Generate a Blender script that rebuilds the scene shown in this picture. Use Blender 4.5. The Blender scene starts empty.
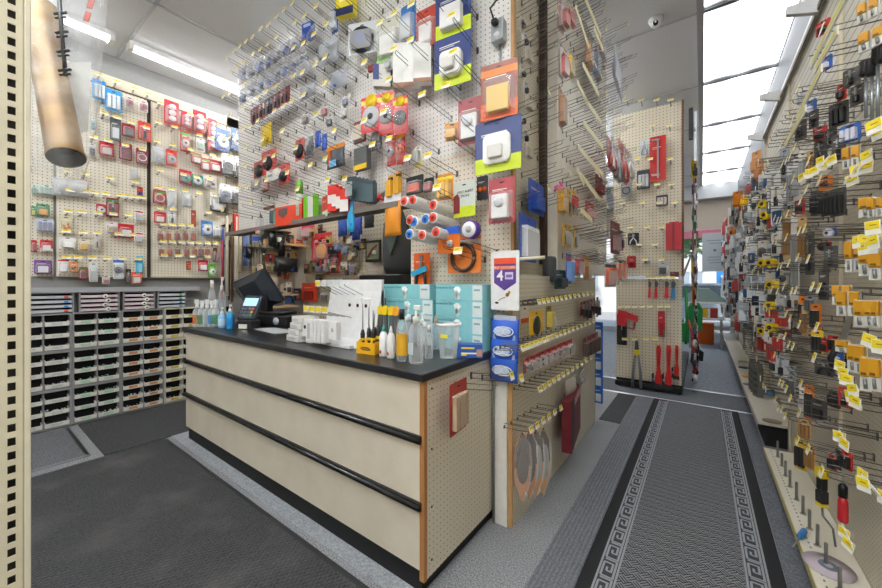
import bpy, math, random
from mathutils import Vector, Matrix
RND = random.Random(11)
SC = bpy.context.scene
COL = SC.collection
EYE = 1.22
FPX, CX, HY = 356.0, 441.0, 283.0
FW = (-0.5916, 0.8062); RT = (0.8062, 0.5916)
PI = math.pi

# ---------- where a point of the photograph lies on a given plane of the shop ----------
def ray(u, v):
    a = (u-CX)/FPX
    return Vector((FW[0]+a*RT[0], FW[1]+a*RT[1], (HY-v)/FPX))
def on_x(u, v, X):
    r = ray(u, v); t = X/r.x
    return Vector((X, r.y*t, EYE+r.z*t))
def on_y(u, v, Y):
    r = ray(u, v); t = Y/r.y
    return Vector((r.x*t, Y, EYE+r.z*t))
def on_z(u, v, Z):
    r = ray(u, v); t = (Z-EYE)/r.z
    return Vector((r.x*t, r.y*t, Z))
def to_px(p):
    d = FW[0]*p[0]+FW[1]*p[1]; l = RT[0]*p[0]+RT[1]*p[1]
    d = max(d, .01)
    return (CX+FPX*l/d, HY-FPX*(p[2]-EYE)/d, d)

# ---------- materials ----------
def lin(h):
    h = h.lstrip('#')
    if len(h) == 3: h = ''.join(c*2 for c in h)
    out = []
    for i in (0, 2, 4):
        c = int(h[i:i+2], 16)/255
        out.append(c/12.92 if c <= .04045 else ((c+.055)/1.055)**2.4)
    return (*out, 1)
_M = {}
def M(h, rough=.5, metal=0.0, emit=0.0, bump=0.0):
    k = (h, rough, metal, emit, bump)
    if k in _M: return _M[k]
    m = bpy.data.materials.new('paint_'+h.strip('#')); m.use_nodes = True
    nt = m.node_tree; b = nt.nodes['Principled BSDF']
    c = lin(h)
    b.inputs['Roughness'].default_value = rough
    b.inputs['Metallic'].default_value = metal
    if emit:
        b.inputs['Base Color'].default_value = c
        b.inputs['Emission Color'].default_value = c
        b.inputs['Emission Strength'].default_value = emit
    else:
        # a little procedural wear so that no surface is dead flat
        n = nt.nodes.new('ShaderNodeTexNoise'); n.inputs['Scale'].default_value = 35
        tc = nt.nodes.new('ShaderNodeTexCoord'); nt.links.new(tc.outputs['Object'], n.inputs['Vector'])
        mx = nt.nodes.new('ShaderNodeMix'); mx.data_type = 'RGBA'
        mx.inputs['A'].default_value = tuple(x*.9 for x in c[:3])+(1,)
        mx.inputs['B'].default_value = tuple(min(1, x*1.1) for x in c[:3])+(1,)
        nt.links.new(n.outputs['Fac'], mx.inputs['Factor']); nt.links.new(mx.outputs['Result'], b.inputs['Base Color'])
        if bump:
            bp = nt.nodes.new('ShaderNodeBump'); bp.inputs['Strength'].default_value = bump; bp.inputs['Distance'].default_value = .004
            n2 = nt.nodes.new('ShaderNodeTexNoise'); n2.inputs['Scale'].default_value = 220
            nt.links.new(tc.outputs['Object'], n2.inputs['Vector']); nt.links.new(n2.outputs['Fac'], bp.inputs['Height'])
            nt.links.new(bp.outputs['Normal'], b.inputs['Normal'])
    _M[k] = m
    return m
def clear(tint='#ffffff', alpha=.25, rough=.08):
    k = ('clear', tint, alpha, rough)
    if k in _M: return _M[k]
    m = bpy.data.materials.new('clear_plastic'); m.use_nodes = True
    nt = m.node_tree; b = nt.nodes['Principled BSDF']
    b.inputs['Base Color'].default_value = lin(tint); b.inputs['Roughness'].default_value = rough
    tr = nt.nodes.new('ShaderNodeBsdfTransparent'); mx = nt.nodes.new('ShaderNodeMixShader')
    fr = nt.nodes.new('ShaderNodeLayerWeight'); fr.inputs['Blend'].default_value = .35
    ad = nt.nodes.new('ShaderNodeMath'); ad.operation = 'MULTIPLY_ADD'; ad.use_clamp = True
    ad.inputs[1].default_value = .6; ad.inputs[2].default_value = alpha
    nt.links.new(fr.outputs['Facing'], ad.inputs[0]); nt.links.new(ad.outputs[0], mx.inputs['Fac'])
    nt.links.new(tr.outputs[0], mx.inputs[1]); nt.links.new(b.outputs[0], mx.inputs[2])
    nt.links.new(mx.outputs[0], nt.nodes['Material Output'].inputs['Surface'])
    _M[k] = m
    return m
class NT:
    def __init__(s, name):
        s.m = bpy.data.materials.new(name); s.m.use_nodes = True; s.t = s.m.node_tree
        s.b = s.t.nodes['Principled BSDF']
        s.tc = s.t.nodes.new('ShaderNodeTexCoord')
        s.sep = s.t.nodes.new('ShaderNodeSeparateXYZ'); s.t.links.new(s.tc.outputs['Object'], s.sep.inputs[0])
    def math(s, op, a, b=0.0, c=None):
        n = s.t.nodes.new('ShaderNodeMath'); n.operation = op
        for i, x in enumerate((a, b) if c is None else (a, b, c)):
            if isinstance(x, (int, float)): n.inputs[i].default_value = x
            else: s.t.links.new(x, n.inputs[i])
        return n.outputs[0]
    def ax(s, i): return s.sep.outputs['XYZ'.index(i)]
    def noise(s, scale, detail=3, vec=None):
        n = s.t.nodes.new('ShaderNodeTexNoise'); n.inputs['Scale'].default_value = scale; n.inputs['Detail'].default_value = detail
        s.t.links.new(vec if vec else s.tc.outputs['Object'], n.inputs['Vector']); return n.outputs['Fac']
    def mix(s, f, a, b):
        n = s.t.nodes.new('ShaderNodeMix'); n.data_type = 'RGBA'
        for key, x in (('Factor', f), ('A', a), ('B', b)):
            if isinstance(x, str): n.inputs[key].default_value = lin(x)
            elif isinstance(x, (int, float)): n.inputs[key].default_value = x
            else: s.t.links.new(x, n.inputs[key])
        return n.outputs['Result']
    def ramp(s, x, lo, hi):
        n = s.t.nodes.new('ShaderNodeMapRange'); n.clamp = True
        s.t.links.new(x, n.inputs[0]); n.inputs[1].default_value = lo; n.inputs[2].default_value = hi
        return n.outputs[0]
    def color(s, c): s.t.links.new(c, s.b.inputs['Base Color'])
    def bump(s, h, st=.3, d=.003):
        n = s.t.nodes.new('ShaderNodeBump'); n.inputs['Strength'].default_value = st; n.inputs['Distance'].default_value = d
        s.t.links.new(h, n.inputs['Height']); s.t.links.new(n.outputs[0], s.b.inputs['Normal'])
    def rough(s, v): s.b.inputs['Roughness'].default_value = v
def pegboard(ax1, ax2, base, hole='#5b5145', pitch=.0272, r=.135, worn=.06):
    k = ('peg', ax1, ax2, base, hole, pitch, r)
    if k in _M: return _M[k]
    n = NT('pegboard_'+base.strip('#'))
    a = n.math('SUBTRACT', n.math('FRACT', n.math('DIVIDE', n.ax(ax1), pitch)), .5)
    b = n.math('SUBTRACT', n.math('FRACT', n.math('DIVIDE', n.ax(ax2), pitch)), .5)
    d = n.math('SQRT', n.math('ADD', n.math('MULTIPLY', a, a), n.math('MULTIPLY', b, b)))
    f = n.math('LESS_THAN', d, r)
    c0 = lin(base); dk = n.mix(n.ramp(n.noise(3.0), .35, .7), base, base)
    c = n.mix(f, dk, hole); n.color(c); n.rough(.45)
    _M[k] = n.m
    return n.m

# ---------- mesh builder ----------
class MB:
    def __init__(s): s.v = []; s.f = []; s.m = []; s.mats = []; s.sm = []
    def mi(s, mat):
        if mat not in s.mats: s.mats.append(mat)
        return s.mats.index(mat)
    def add(s, vs, fs, mat, smooth=False, T=None):
        o = len(s.v); i = s.mi(mat)
        s.v += [tuple(T @ Vector(v)) if T else tuple(v) for v in vs]
        for f in fs: s.f.append([o+k for k in f]); s.m.append(i); s.sm.append(smooth)
        return s
    def box(s, x0, x1, y0, y1, z0, z1, mat, T=None, bv=0.0):
        if bv:
            return s.rbox(x0, x1, y0, y1, z0, z1, mat, bv, T)
        vs = [(x0,y0,z0),(x1,y0,z0),(x1,y1,z0),(x0,y1,z0),(x0,y0,z1),(x1,y0,z1),(x1,y1,z1),(x0,y1,z1)]
        return s.add(vs, [(3,2,1,0),(4,5,6,7),(0,1,5,4),(1,2,6,5),(2,3,7,6),(3,0,4,7)], mat, T=T)
    def rbox(s, x0, x1, y0, y1, z0, z1, mat, bv, T=None):
        # box with chamfered edges all round
        bv = min(bv, (x1-x0)*.45, (y1-y0)*.45, (z1-z0)*.45)
        rings = []
        for z, i in ((z0, bv), (z0+bv, 0), (z1-bv, 0), (z1, bv)):
            e = bv
            a0, a1, b0, b1 = x0+i, x1-i, y0+i, y1-i
            c = bv*.6 if i == 0 else bv*.3
            rings.append([(a0+c,b0,z),(a1-c,b0,z),(a1,b0+c,z),(a1,b1-c,z),(a1-c,b1,z),(a0+c,b1,z),(a0,b1-c,z),(a0,b0+c,z)])
        return s.loft(rings, mat, True, True, T=T)
    def loft(s, rings, mat, cap0=True, cap1=True, smooth=False, T=None):
        n = len(rings[0]); vs = [p for r in rings for p in r]; fs = []
        for k in range(len(rings)-1):
            for j in range(n):
                fs.append((k*n+j, k*n+(j+1) % n, (k+1)*n+(j+1) % n, (k+1)*n+j))
        if cap0: fs.append(tuple(range(n))[::-1])
        if cap1: fs.append(tuple((len(rings)-1)*n+j for j in range(n)))
        return s.add(vs, fs, mat, smooth, T)
    def lathe(s, prof, mat, c=(0,0,0), n=16, axis='z', cap=True, smooth=True, T=None, squash=1.0):
        rings = []
        for r, h in prof:
            ring = []
            for j in range(n):
                a = 2*PI*j/n; p, q = r*math.cos(a), r*math.sin(a)*squash
                ring.append({'z': (c[0]+p, c[1]+q, c[2]+h), 'y': (c[0]+p, c[1]+h, c[2]-q), 'x': (c[0]+h, c[1]+p, c[2]+q)}[axis])
            rings.append(ring)
        return s.loft(rings, mat, cap, cap, smooth, T)
    def tube(s, pts, r, mat, n=6, smooth=True, T=None):
        pts = [Vector(p) for p in pts]; rings = []
        rr = r if isinstance(r, (list, tuple)) else [r]*len(pts)
        prev = None
        for i, p in enumerate(pts):
            d = (pts[min(i+1, len(pts)-1)]-pts[max(i-1, 0)]).normalized()
            up = Vector((0,0,1)) if abs(d.z) < .9 else Vector((1,0,0))
            if prev is None: a = d.cross(up).normalized()
            else: a = (prev-d*prev.dot(d)).normalized()
            prev = a; b = d.cross(a)
            rings.append([tuple(p+a*rr[i]*math.cos(2*PI*j/n)+b*rr[i]*math.sin(2*PI*j/n)) for j in range(n)])
        return s.loft(rings, mat, True, True, smooth, T)
    def prism(s, poly, d0, d1, mat, plane='xz', T=None):
        # polygon in a plane pushed from d0 to d1 along the remaining axis
        def P(p, d): return {'xz': (p[0], d, p[1]), 'xy': (p[0], p[1], d), 'yz': (d, p[0], p[1])}[plane]
        return s.loft([[P(p, d0) for p in poly], [P(p, d1) for p in poly]], mat, True, True, T=T)
    def blob(s, c, rx, ry, rz, mat, n=10, m=6, jit=0.0, T=None):
        rings = []
        for k in range(m+1):
            a = -PI/2+PI*k/m; cr = max(math.cos(a), .04)
            rings.append([(c[0]+rx*cr*math.cos(2*PI*j/n)*(1+RND.uniform(-jit, jit)), c[1]+ry*cr*math.sin(2*PI*j/n)*(1+RND.uniform(-jit, jit)),
                           c[2]+rz*math.sin(a)) for j in range(n)])
        return s.loft(rings, mat, True, True, True, T)
    def mesh(s, name):
        me = bpy.data.meshes.new(name); me.from_pydata(s.v, [], s.f)
        for m in s.mats: me.materials.append(m)
        me.polygons.foreach_set('material_index', s.m); me.polygons.foreach_set('use_smooth', s.sm)
        me.update()
        return me
    def build(s, name, parent=None, loc=(0,0,0), rz=0.0, rot=None):
        o = bpy.data.objects.new(name, s.mesh(name)); COL.objects.link(o)
        o.location = loc; o.rotation_euler = rot if rot else (0,0,rz)
        if parent: o.parent = parent
        return o
def rrect(x0, x1, z0, z1, r, n=3):
    out = []
    for cx, cz, a0 in ((x1-r, z0+r, -PI/2), (x1-r, z1-r, 0), (x0+r, z1-r, PI/2), (x0+r, z0+r, PI)):
        for k in range(n+1):
            a = a0+PI/2*k/n; out.append((cx+r*math.cos(a), cz+r*math.sin(a)))
    return out
def circ(cx, cz, r, n=18, sq=1.0): return [(cx+r*math.cos(2*PI*k/n), cz+r*sq*math.sin(2*PI*k/n)) for k in range(n)]
LABELLED = []
def tag(o, label, cat, group=None):
    o['label'] = label; o['category'] = cat
    if group: o['group'] = group
    LABELLED.append(o)
    return o
def thing(name, label, cat, loc=(0,0,0), rz=0.0, group=None, rot=None):
    o = bpy.data.objects.new(name, None); COL.objects.link(o); o.empty_display_size = .05
    o.location = loc; o.rotation_euler = rot if rot else (0,0,rz)
    return tag(o, label, cat, group)
def struct(o): o['kind'] = 'structure'; return o
def stuff(o, label, cat, group=None):
    tag(o, label, cat, group); o['kind'] = 'stuff'; LABELLED.pop(); return o
def dup(root, loc, rz=None, label=None):
    r = root.copy(); COL.objects.link(r); r.location = loc
    if rz is not None: r.rotation_euler = (r.rotation_euler[0], r.rotation_euler[1], rz)
    if label: r['label'] = label
    for ch in list(root.children):
        c = ch.copy(); COL.objects.link(c); c.parent = r
        for g in ch.children:
            d = g.copy(); COL.objects.link(d); d.parent = c
    LABELLED.append(r)
    return r
def text(s, size, mat, parent, loc, rot=(PI/2,0,0), name='lettering', align='CENTER', bold=0.0, ext=.0004):
    cu = bpy.data.curves.new(name, 'FONT'); cu.body = s; cu.size = size; cu.extrude = ext; cu.offset = bold
    cu.align_x = align; cu.align_y = 'CENTER'; cu.resolution_u = 2
    t = bpy.data.objects.new(name+'_c', cu); COL.objects.link(t)
    bpy.context.view_layer.update()
    me = bpy.data.meshes.new_from_object(t.evaluated_get(bpy.context.evaluated_depsgraph_get()))
    bpy.data.objects.remove(t)
    me.materials.clear(); me.materials.append(mat)
    o = bpy.data.objects.new(name, me); COL.objects.link(o); o.location = loc; o.rotation_euler = rot; o.parent = parent
    return o
ORD = ['first','second','third','fourth','fifth','sixth','seventh','eighth','ninth','tenth']
def ordn(i):
    if i < 10: return ORD[i]
    k = i+1
    return f"{k}{'th' if 10 < k % 100 < 14 else {1:'st',2:'nd',3:'rd'}.get(k % 10,'th')}"
# common colours
CREAM = '#d9d0b6'; YEL = '#f0dc2c'
WIRE = M('#6f6c66', .35, .8); WIRED = M('#4b4946', .4, .7); STEEL = M('#b9babb', .3, .9); BLK = M('#141416', .4)
WHITE = M('#ece9e2', .5); TAGY = M('#ecd322', .5); TAGW = M('#f1efe4', .5); GREYM = M('#8b8c8c', .5)
# ================= THE ROOM =================
CEIL = 3.35; WL = -4.46; WR = 0.60; YB = 2.85; YF = 9.85; YR = -2.6
def carpet(name, a, b, scale=90, spot=None, lo=.35, hi=.65):
    n = NT(name); c = n.mix(n.ramp(n.noise(scale, 5), lo, hi), a, b)
    c2 = n.mix(n.ramp(n.noise(2.2, 3), .3, .8), c, n.mix(.35, c, b))
    n.color(c2); n.rough(.95); n.bump(n.noise(scale*2, 4), .5, .003); return n.m
M_SPECK = carpet('speckled_grey_carpet', '#5c5e61', '#a1a3a6', 160, lo=.38, hi=.62)
M_VINYL = carpet('pale_vinyl', '#878d96', '#a4abb4', 30)
f = struct(MB().box(WL-.1, WR+.1, YR-.1, 4.4, -.05, 0, M_SPECK).box(WL-.1, WR+.1, 4.4, YF, -.05, 0, M_VINYL).build('floor'))
# ceiling with stippled tiles
n = NT('ceiling_tile'); n.color(n.mix(n.ramp(n.noise(140, 4), .3, .7), '#d2d3d4', '#ebebeb')); n.rough(.9); n.bump(n.noise(160, 4), .5, .004)
M_TILE = n.m; M_GRID = M('#b9babc', .45)
c = MB()
XS = [WL-.1, -3.36, -1.68, 0.0]
c.box(WL-.1, 0.0, YR-.1, YF, CEIL, CEIL+.08, M_TILE).box(.66, WR+.1, YR-.1, YF, CEIL, CEIL+.08, M_TILE).box(0, .66, YR-.1, -1.66, CEIL, CEIL+.08, M_TILE)
c.box(0, .66, YR-.1, YF, CEIL+.14, CEIL+.18, M_TILE)
struct(c.build('ceiling'))
YG = [-1.66+1.28*k for k in range(10)]
g = MB()
for X in (-3.36, -1.68): g.box(X-.014, X+.014, YR, YF, CEIL-.006, CEIL, M_GRID)
for Y in YG: g.box(WL, -.03, Y-.012, Y+.012, CEIL-.006, CEIL, M_GRID)
struct(g.build('trim_1'))
g = MB()
g.box(-.035, .012, YR, YF, CEIL-.02, CEIL+.05, M('#a9abae', .4)).box(.60, .66, YR, YF, CEIL-.02, CEIL+.05, M('#67696c', .4))
for Y in YG: g.box(.01, .61, Y-.02, Y+.02, CEIL-.012, CEIL+.03, M('#8d8f92', .4))
struct(g.build('trim_2'))
# luminous panels: a lit diffuser, brighter where the tubes run behind it
n = NT('lit_diffuser')
w = n.math('COSINE', n.math('MULTIPLY', n.ax('X'), 2*PI/.30))
st = n.math('MULTIPLY_ADD', n.math('MULTIPLY_ADD', w, .5, .5), .8, 0.0)
st = n.math('ADD', n.math('MULTIPLY', n.math('MULTIPLY', st, st), 7.5), .95)
n.b.inputs['Emission Color'].default_value = lin('#f6faff'); n.t.links.new(st, n.b.inputs['Emission Strength']); n.b.inputs['Base Color'].default_value = lin('#eeeeee')
for i in range(9):
    y0 = YG[i]
    p = thing('ceiling_light_panel', f'large white luminous ceiling panel over the right aisle, {ordn(i)} from the near end', 'ceiling light', (.30, y0+.64, CEIL), group='luminous panels over the right aisle')
    MB().box(-.29, .29, -.615, .615, .012, .022, n.m).build('diffuser', p)
    MB().box(-.3, -.29, -.62, .62, 0, .05, M_GRID).box(.29, .3, -.62, .62, 0, .05, M_GRID).box(-.3, .3, -.62, -.61, 0, .05, M_GRID).box(-.3, .3, .61, .62, 0, .05, M_GRID).build('panel_frame', p)
def tube_light(X, y0, y1, label, z=CEIL, E=48):
    p = thing('fluorescent_light', label, 'ceiling light', (X, (y0+y1)/2, z))
    L = (y1-y0)/2
    MB().prism([(-.06,0),(.06,0),(.045,-.035),(-.045,-.035)], -L, L, M('#dcdddd', .4)).build('housing', p)
    MB().box(-.05, .05, -L-.004, -L+.03, -.075, -.0, WHITE).build('end_cap', p); MB().box(-.05, .05, L-.03, L+.004, -.075, 0, WHITE).build('end_cap', p)
    MB().lathe([(.017, -L+.03), (.017, L-.03)], M('#f8fbff', .3, emit=E), (0, 0, -.055), 12, 'y').build('lamp_tube', p)
tube_light(-4.08, -.45, .80, 'short end of fluorescent tube light seen beside the plastic-wrapped pipe', E=13)
tube_light(-4.08, .90, 2.15, 'long bare fluorescent tube light above the left pegboards', E=13)
for i, (X, y0) in enumerate(((-2.3,-2.2),(-2.3,-.75),(-1.0,-2.2),(-1.0,-.95),(-3.2,1.78),(-1.3,4.5),(-1.3,5.9),(-1.3,7.4),(-.35,-2.3),(-.35,-1.0),(-1.3,3.1))):  # unseen tubes, added as fill for the aisle, counter, back corner and far zone
    tube_light(X, y0, y0+1.25, f'bare fluorescent tube light on the ceiling out of the picture, {ordn(i)} of eleven', E=120 if X > -.5 else (150 if X == -3.2 else 80 if y0 < 4 else 60))
# walls
M_WALL = M('#cbc4b3', .6); M_GWALL = M('#8d8c8a', .6)
struct(MB().box(WL-.1, WL, YR, YF, 0, CEIL, M_GWALL).build('wall_left'))
struct(MB().box(WL, -.84, YB, YB+.1, 0, CEIL, M('#d9cfba', .6)).build('wall_back'))
struct(MB().box(WL-.1, WR+.1, YR-.1, YR, 0, CEIL, M_WALL).build('wall_rear'))
wr = MB()
wr.box(WR-.004, WR+.1, YR, YF-.3, 2.62, CEIL, M('#57595c', .5)); wr.box(WR, WR+.1, YR, 3.75, 0, CEIL, M_WALL).box(WR, WR+.1, 9.3, YF, 0, CEIL, M_WALL).box(WR, WR+.1, 3.75, 9.3, 0, 1.02, M_WALL).box(WR, WR+.1, 3.75, 9.3, 1.78, CEIL, M_WALL)
struct(wr.build('wall_right'))
wn = MB()
for k in range(6): wn.box(WR+.01, WR+.05, 3.75+k*1.11-.02, 3.75+k*1.11+.02, 1.02, 1.78, M('#d9dcde', .4))
wn.box(WR+.01, WR+.05, 3.75, 9.3, 1.02, 1.05, M('#d9dcde', .4)).box(WR+.01, WR+.05, 3.75, 9.3, 1.75, 1.78, M('#d9dcde', .4))
wn.box(WR+.025, WR+.03, 3.75, 9.3, 1.05, 1.75, clear('#e8f2f6', .08))
struct(wn.build('window_1'))
wf = MB()
wf.box(WL, -3.2, YF, YF+.12, 0, CEIL, M_WALL).box(.52, WR+.1, YF, YF+.12, 0, CEIL, M_WALL).box(-3.2, .52, YF, YF+.12, 2.42, CEIL, M('#c4b8a8', .7))
wf.box(WL, WR, YF-.25, YF, 3.05, CEIL, M('#b9bbbd', .6))
struct(wf.build('wall_front'))
wn = MB()
for X in (-3.2, -2.3, -1.35, -.42, .49): wn.box(X, X+.045, YF+.02, YF+.08, 0, 2.42, M('#c9ced2', .35, .3))
wn.box(-3.2, .52, YF+.02, YF+.08, 0, .12, M('#c9ced2', .35, .3)).box(-3.2, .52, YF+.02, YF+.08, 2.37, 2.42, M('#c9ced2', .35, .3))
wn.box(-3.2, .52, YF+.045, YF+.05, .12, 2.37, clear('#e8f2f6', .06))
struct(wn.build('window_2'))

# ================= OUTSIDE =================
struct(MB().box(-14, 12, YF+.12, 30, -.12, -.02, M('#b4b2ac', .9)).box(WR+.1, 12, -4, YF+.12, -.12, -.02, M('#b4b2ac', .9)).build('ground'))
b = thing('building', 'pale rendered building across the street with a blue doorway', 'building', (0, 16.5, 0))
MB().box(-7, .42, 0, 1, -.05, 4.2, M('#e6e2da', .8)).box(.42, 6, 0, 1, 2.5, 4.2, M('#e6e2da', .8)).box(1.3, 6, 0, 1, -.05, 2.5, M('#e6e2da', .8)).build('wall', b)
d = MB().box(.42, 1.3, .05, .12, -.05, 2.5, M('#2f86c4', .5)).build('blue_door_panel', b)
MB().box(.62, 1.1, .0, .05, .9, 1.35, M('#3b5a78', .3)).box(.55, 1.2, -.2, .05, 1.42, 1.5, M('#cfe4f0', .5)).build('door_window', d)
for k, x in enumerate((-.75, -2.6, -4.4)):
    w = MB().box(x, x+.75, -.02, .02, .85, 1.65, M('#aebac2', .25)).build('window', b)
    MB().box(x-.04, x+.79, -.05, 0, 1.65, 1.7, WHITE).box(x-.04, x+.79, -.05, 0, .8, .85, WHITE).box(x+.36, x+.4, -.04, 0, .85, 1.65, WHITE).build('window_frame', w)
b2 = thing('building', 'white side building seen in glints through the right wall window', 'building', (6, 6, 0))
MB().box(0, 1, -7, 9, -.05, 4.5, M('#eef1f2', .8)).build('wall', b2)
MB().box(-.04, 0, -3, 6, 1.9, 2.0, M('#9fb4bf', .6)).build('ledge', b2)
def tree(x, y, label, s=1.0):
    t = thing('street_tree', label, 'tree', (x, y, -.02))
    MB().tube([(0,0,0),(.03,0,1.1),(-.02,.05,2.2)], [.09,.07,.05], M('#6b5a45', .9), 8).tube([(0,0,1.3),(.3,.1,2.2)], [.05,.02], M('#6b5a45', .9), 6).build('trunk', t)
    lv = MB(); cols = [M('#5d8a3c', .7), M('#7ba650', .7), M('#456f30', .7)]
    for k in range(900):
        a = RND.uniform(0, 2*PI); r = RND.random()**.4*1.0*s; e = RND.uniform(-1, 1)
        p = Vector((r*math.cos(a)*math.sqrt(1-e*e), r*math.sin(a)*math.sqrt(1-e*e), 2.75+r*e*.8))
        T = Matrix.Translation(p) @ Matrix.Rotation(RND.uniform(0, 6), 4, 'Z') @ Matrix.Rotation(RND.uniform(-1.2, 1.2), 4, 'X')
        q = .13; lv.add([(-q,0,0),(0,-q*.5,.01),(q,0,0),(0,q*.5,.01)], [(0,1,2,3)], RND.choice(cols), T=T)
    lv.build('foliage', t)['kind'] = 'stuff'
tree(-.55, 13.6, 'leafy green street tree outside under the pink banner')
tree(-3.9, 14.2, 'leafy green street tree outside, seen past the header panel')
car = thing('parked_car', 'silver parked car outside the shop window', 'car', (.2, 12.4, -.02), 0)
MB().prism([(-1.9,.25),(-1.95,.62),(-1.3,.82),(-.7,1.22),(.7,1.25),(1.35,.85),(1.95,.72),(2.0,.28)], -.8, .8, M('#c3ccd0', .25, .5)).build('body', car)
MB().prism([(-1.15,.82),(-.68,1.16),(.66,1.19),(1.15,.86)], -.82, .82, M('#3f4e56', .1)).build('windows', car)
for x in (-1.2, 1.2):
    for y in (-.72, .72): MB().lathe([(.2,-.1),(.31,-.1),(.31,.1),(.2,.1)], M('#202022', .8), (x, y, .31), 18, 'y').build('wheel', car)

# ================= FLOOR COVERINGS =================
def flat(name, x0, x1, y0, y1, z1, mat, label, cat='mat', z0=.0005):
    o = MB().box(x0-(x0+x1)/2, x1-(x0+x1)/2, y0-(y0+y1)/2, y1-(y0+y1)/2, 0, z1-z0, mat).build(name, None, ((x0+x1)/2, (y0+y1)/2, z0))
    return tag(o, label, cat)
# black waffle mat
n = NT('waffle_mat')
a = n.math('SINE', n.math('MULTIPLY', n.ax('X'), 2*PI/.022)); b_ = n.math('SINE', n.math('MULTIPLY', n.ax('Y'), 2*PI/.034))
wv = n.math('MULTIPLY_ADD', n.math('MULTIPLY', a, b_), .5, .5)
c = n.mix(n.ramp(n.noise(120, 5), .35, .7), '#121315', '#454648'); c = n.mix(n.math('MULTIPLY', wv, .38), c, '#5c5d5f')
c = n.mix(n.ramp(n.noise(3.5, 5), .5, .85), c, '#5c5b59'); n.color(c); n.rough(.95); n.bump(wv, .8, .005); M_WAF = n.m
M_DARK = carpet('dark_mat_pile', '#1b1c1e', '#4a4b4d', 140)
m1 = thing('floor_mat', 'big charcoal waffle-textured mat in front of the counter', 'mat', (-1.95, -.3, .0005))
MB().box(-1.41, 1.13, -1.9, 1.25, 0, .007, M_WAF).build('mat_pile', m1)
MB().box(-1.43, -1.41, -1.9, 1.27, 0, .006, BLK).box(-1.41, 1.15, 1.25, 1.275, 0, .006, M('#2b2c2e', .6)).box(1.13, 1.15, -1.9, 1.25, 0, .006, BLK).build('rubber_edge', m1)
flat('floor_mat', -4.32, -3.40, .62, 1.62, .006, M_DARK, 'plain black mat lying in front of the bin cabinets')
n = NT('woven_grey'); f1 = n.math('SINE', n.math('MULTIPLY', n.ax('X'), 2*PI/.022)); f2 = n.math('SINE', n.math('MULTIPLY', n.ax('Y'), 2*PI/.03))
n.color(n.mix(n.ramp(n.math('ADD', n.math('MULTIPLY', f1, f2), n.noise(60)), .1, 1.1), '#3b3d40', '#85888c')); n.rough(.95)
m2 = thing('floor_mat', 'small pale grey patterned mat beside the left cabinets', 'mat', (-3.98, .30, .0005))
MB().box(-.31, .47, -.32, .24, 0, .006, n.m).build('mat_pile', m2)
MB().box(-.31, .47, .24, .262, 0, .006, BLK).box(.47, .5, -.32, .262, 0, .006, M('#75787b', .8)).build('mat_border', m2)
flat('carpet_strip', -3.40, -.9, 1.01, 1.145, .004, carpet('pale_strip', '#7c8084', '#a9adb2', 120), 'pale grey carpet strip along the foot of the counter', 'carpet')
n = NT('ribbed_carpet'); rb = n.math('SINE', n.math('MULTIPLY', n.ax('X'), 2*PI/.018))
c = n.mix(n.ramp(n.noise(150, 4), .3, .7), '#5b5e63', '#898d92'); n.color(n.mix(n.math('MULTIPLY_ADD', rb, .18, .2), c, '#3b3d41')); n.rough(.95); n.bump(rb, .5, .003)
flat('ribbed_mat', -.572, -.412, -1.5, 4.36, .005, n.m, 'long ribbed grey carpet strip left of the patterned runner')
flat('carpet_patch', -.535, -.43, 3.70, 4.0, .0065, carpet('patch', '#5b5d60', '#75777b', 120), 'small darker carpet square on the ribbed strip', 'carpet', .0055)
flat('floor_mat', -.745, -.575, 3.40, 4.34, .006, M_DARK, 'narrow black mat at the far end of the low pegboard display')
flat('carpet_strip', .278, .368, -1.5, 4.36, .003, carpet('side_strip', '#4d5056', '#777b81', 120), 'grey carpet strip between the patterned runner and the right shelves', 'carpet')
# patterned runner
n = NT('basket_weave'); P = .034
u = n.math('MULTIPLY', n.math('ADD', n.ax('X'), n.ax('Y')), .7071/P); v = n.math('MULTIPLY', n.math('SUBTRACT', n.ax('X'), n.ax('Y')), .7071/P)
par = n.math('GREATER_THAN', n.math('FRACT', n.math('MULTIPLY', n.math('ADD', n.math('FLOOR', u), n.math('FLOOR', v)), .5)), .25)
su = n.math('GREATER_THAN', n.math('FRACT', n.math('MULTIPLY', u, 3.0)), .45); sv = n.math('GREATER_THAN', n.math('FRACT', n.math('MULTIPLY', v, 3.0)), .45)
s_ = n.math('ADD', n.math('MULTIPLY', par, su), n.math('MULTIPLY', n.math('SUBTRACT', 1.0, par), sv))
c = n.mix(s_, '#2d2e30', '#85878a'); c = n.mix(n.math('MULTIPLY', n.ramp(n.noise(200, 3), .35, .65), .4), c, '#3a3b3d'); n.color(c); n.rough(.95)
M_WEAVE = n.m
rn = thing('runner_rug', 'long grey woven runner with greek key borders down the right aisle', 'rug', (-.068, 1.4, .0005))
Y0, Y1 = -2.9, 2.93
MB().box(-.213, .209, Y0, Y1, 0, .008, M_WEAVE).build('woven_field', rn)
kb = M('#3a3b3e', .95); kl = M('#94979b', .95)
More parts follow.
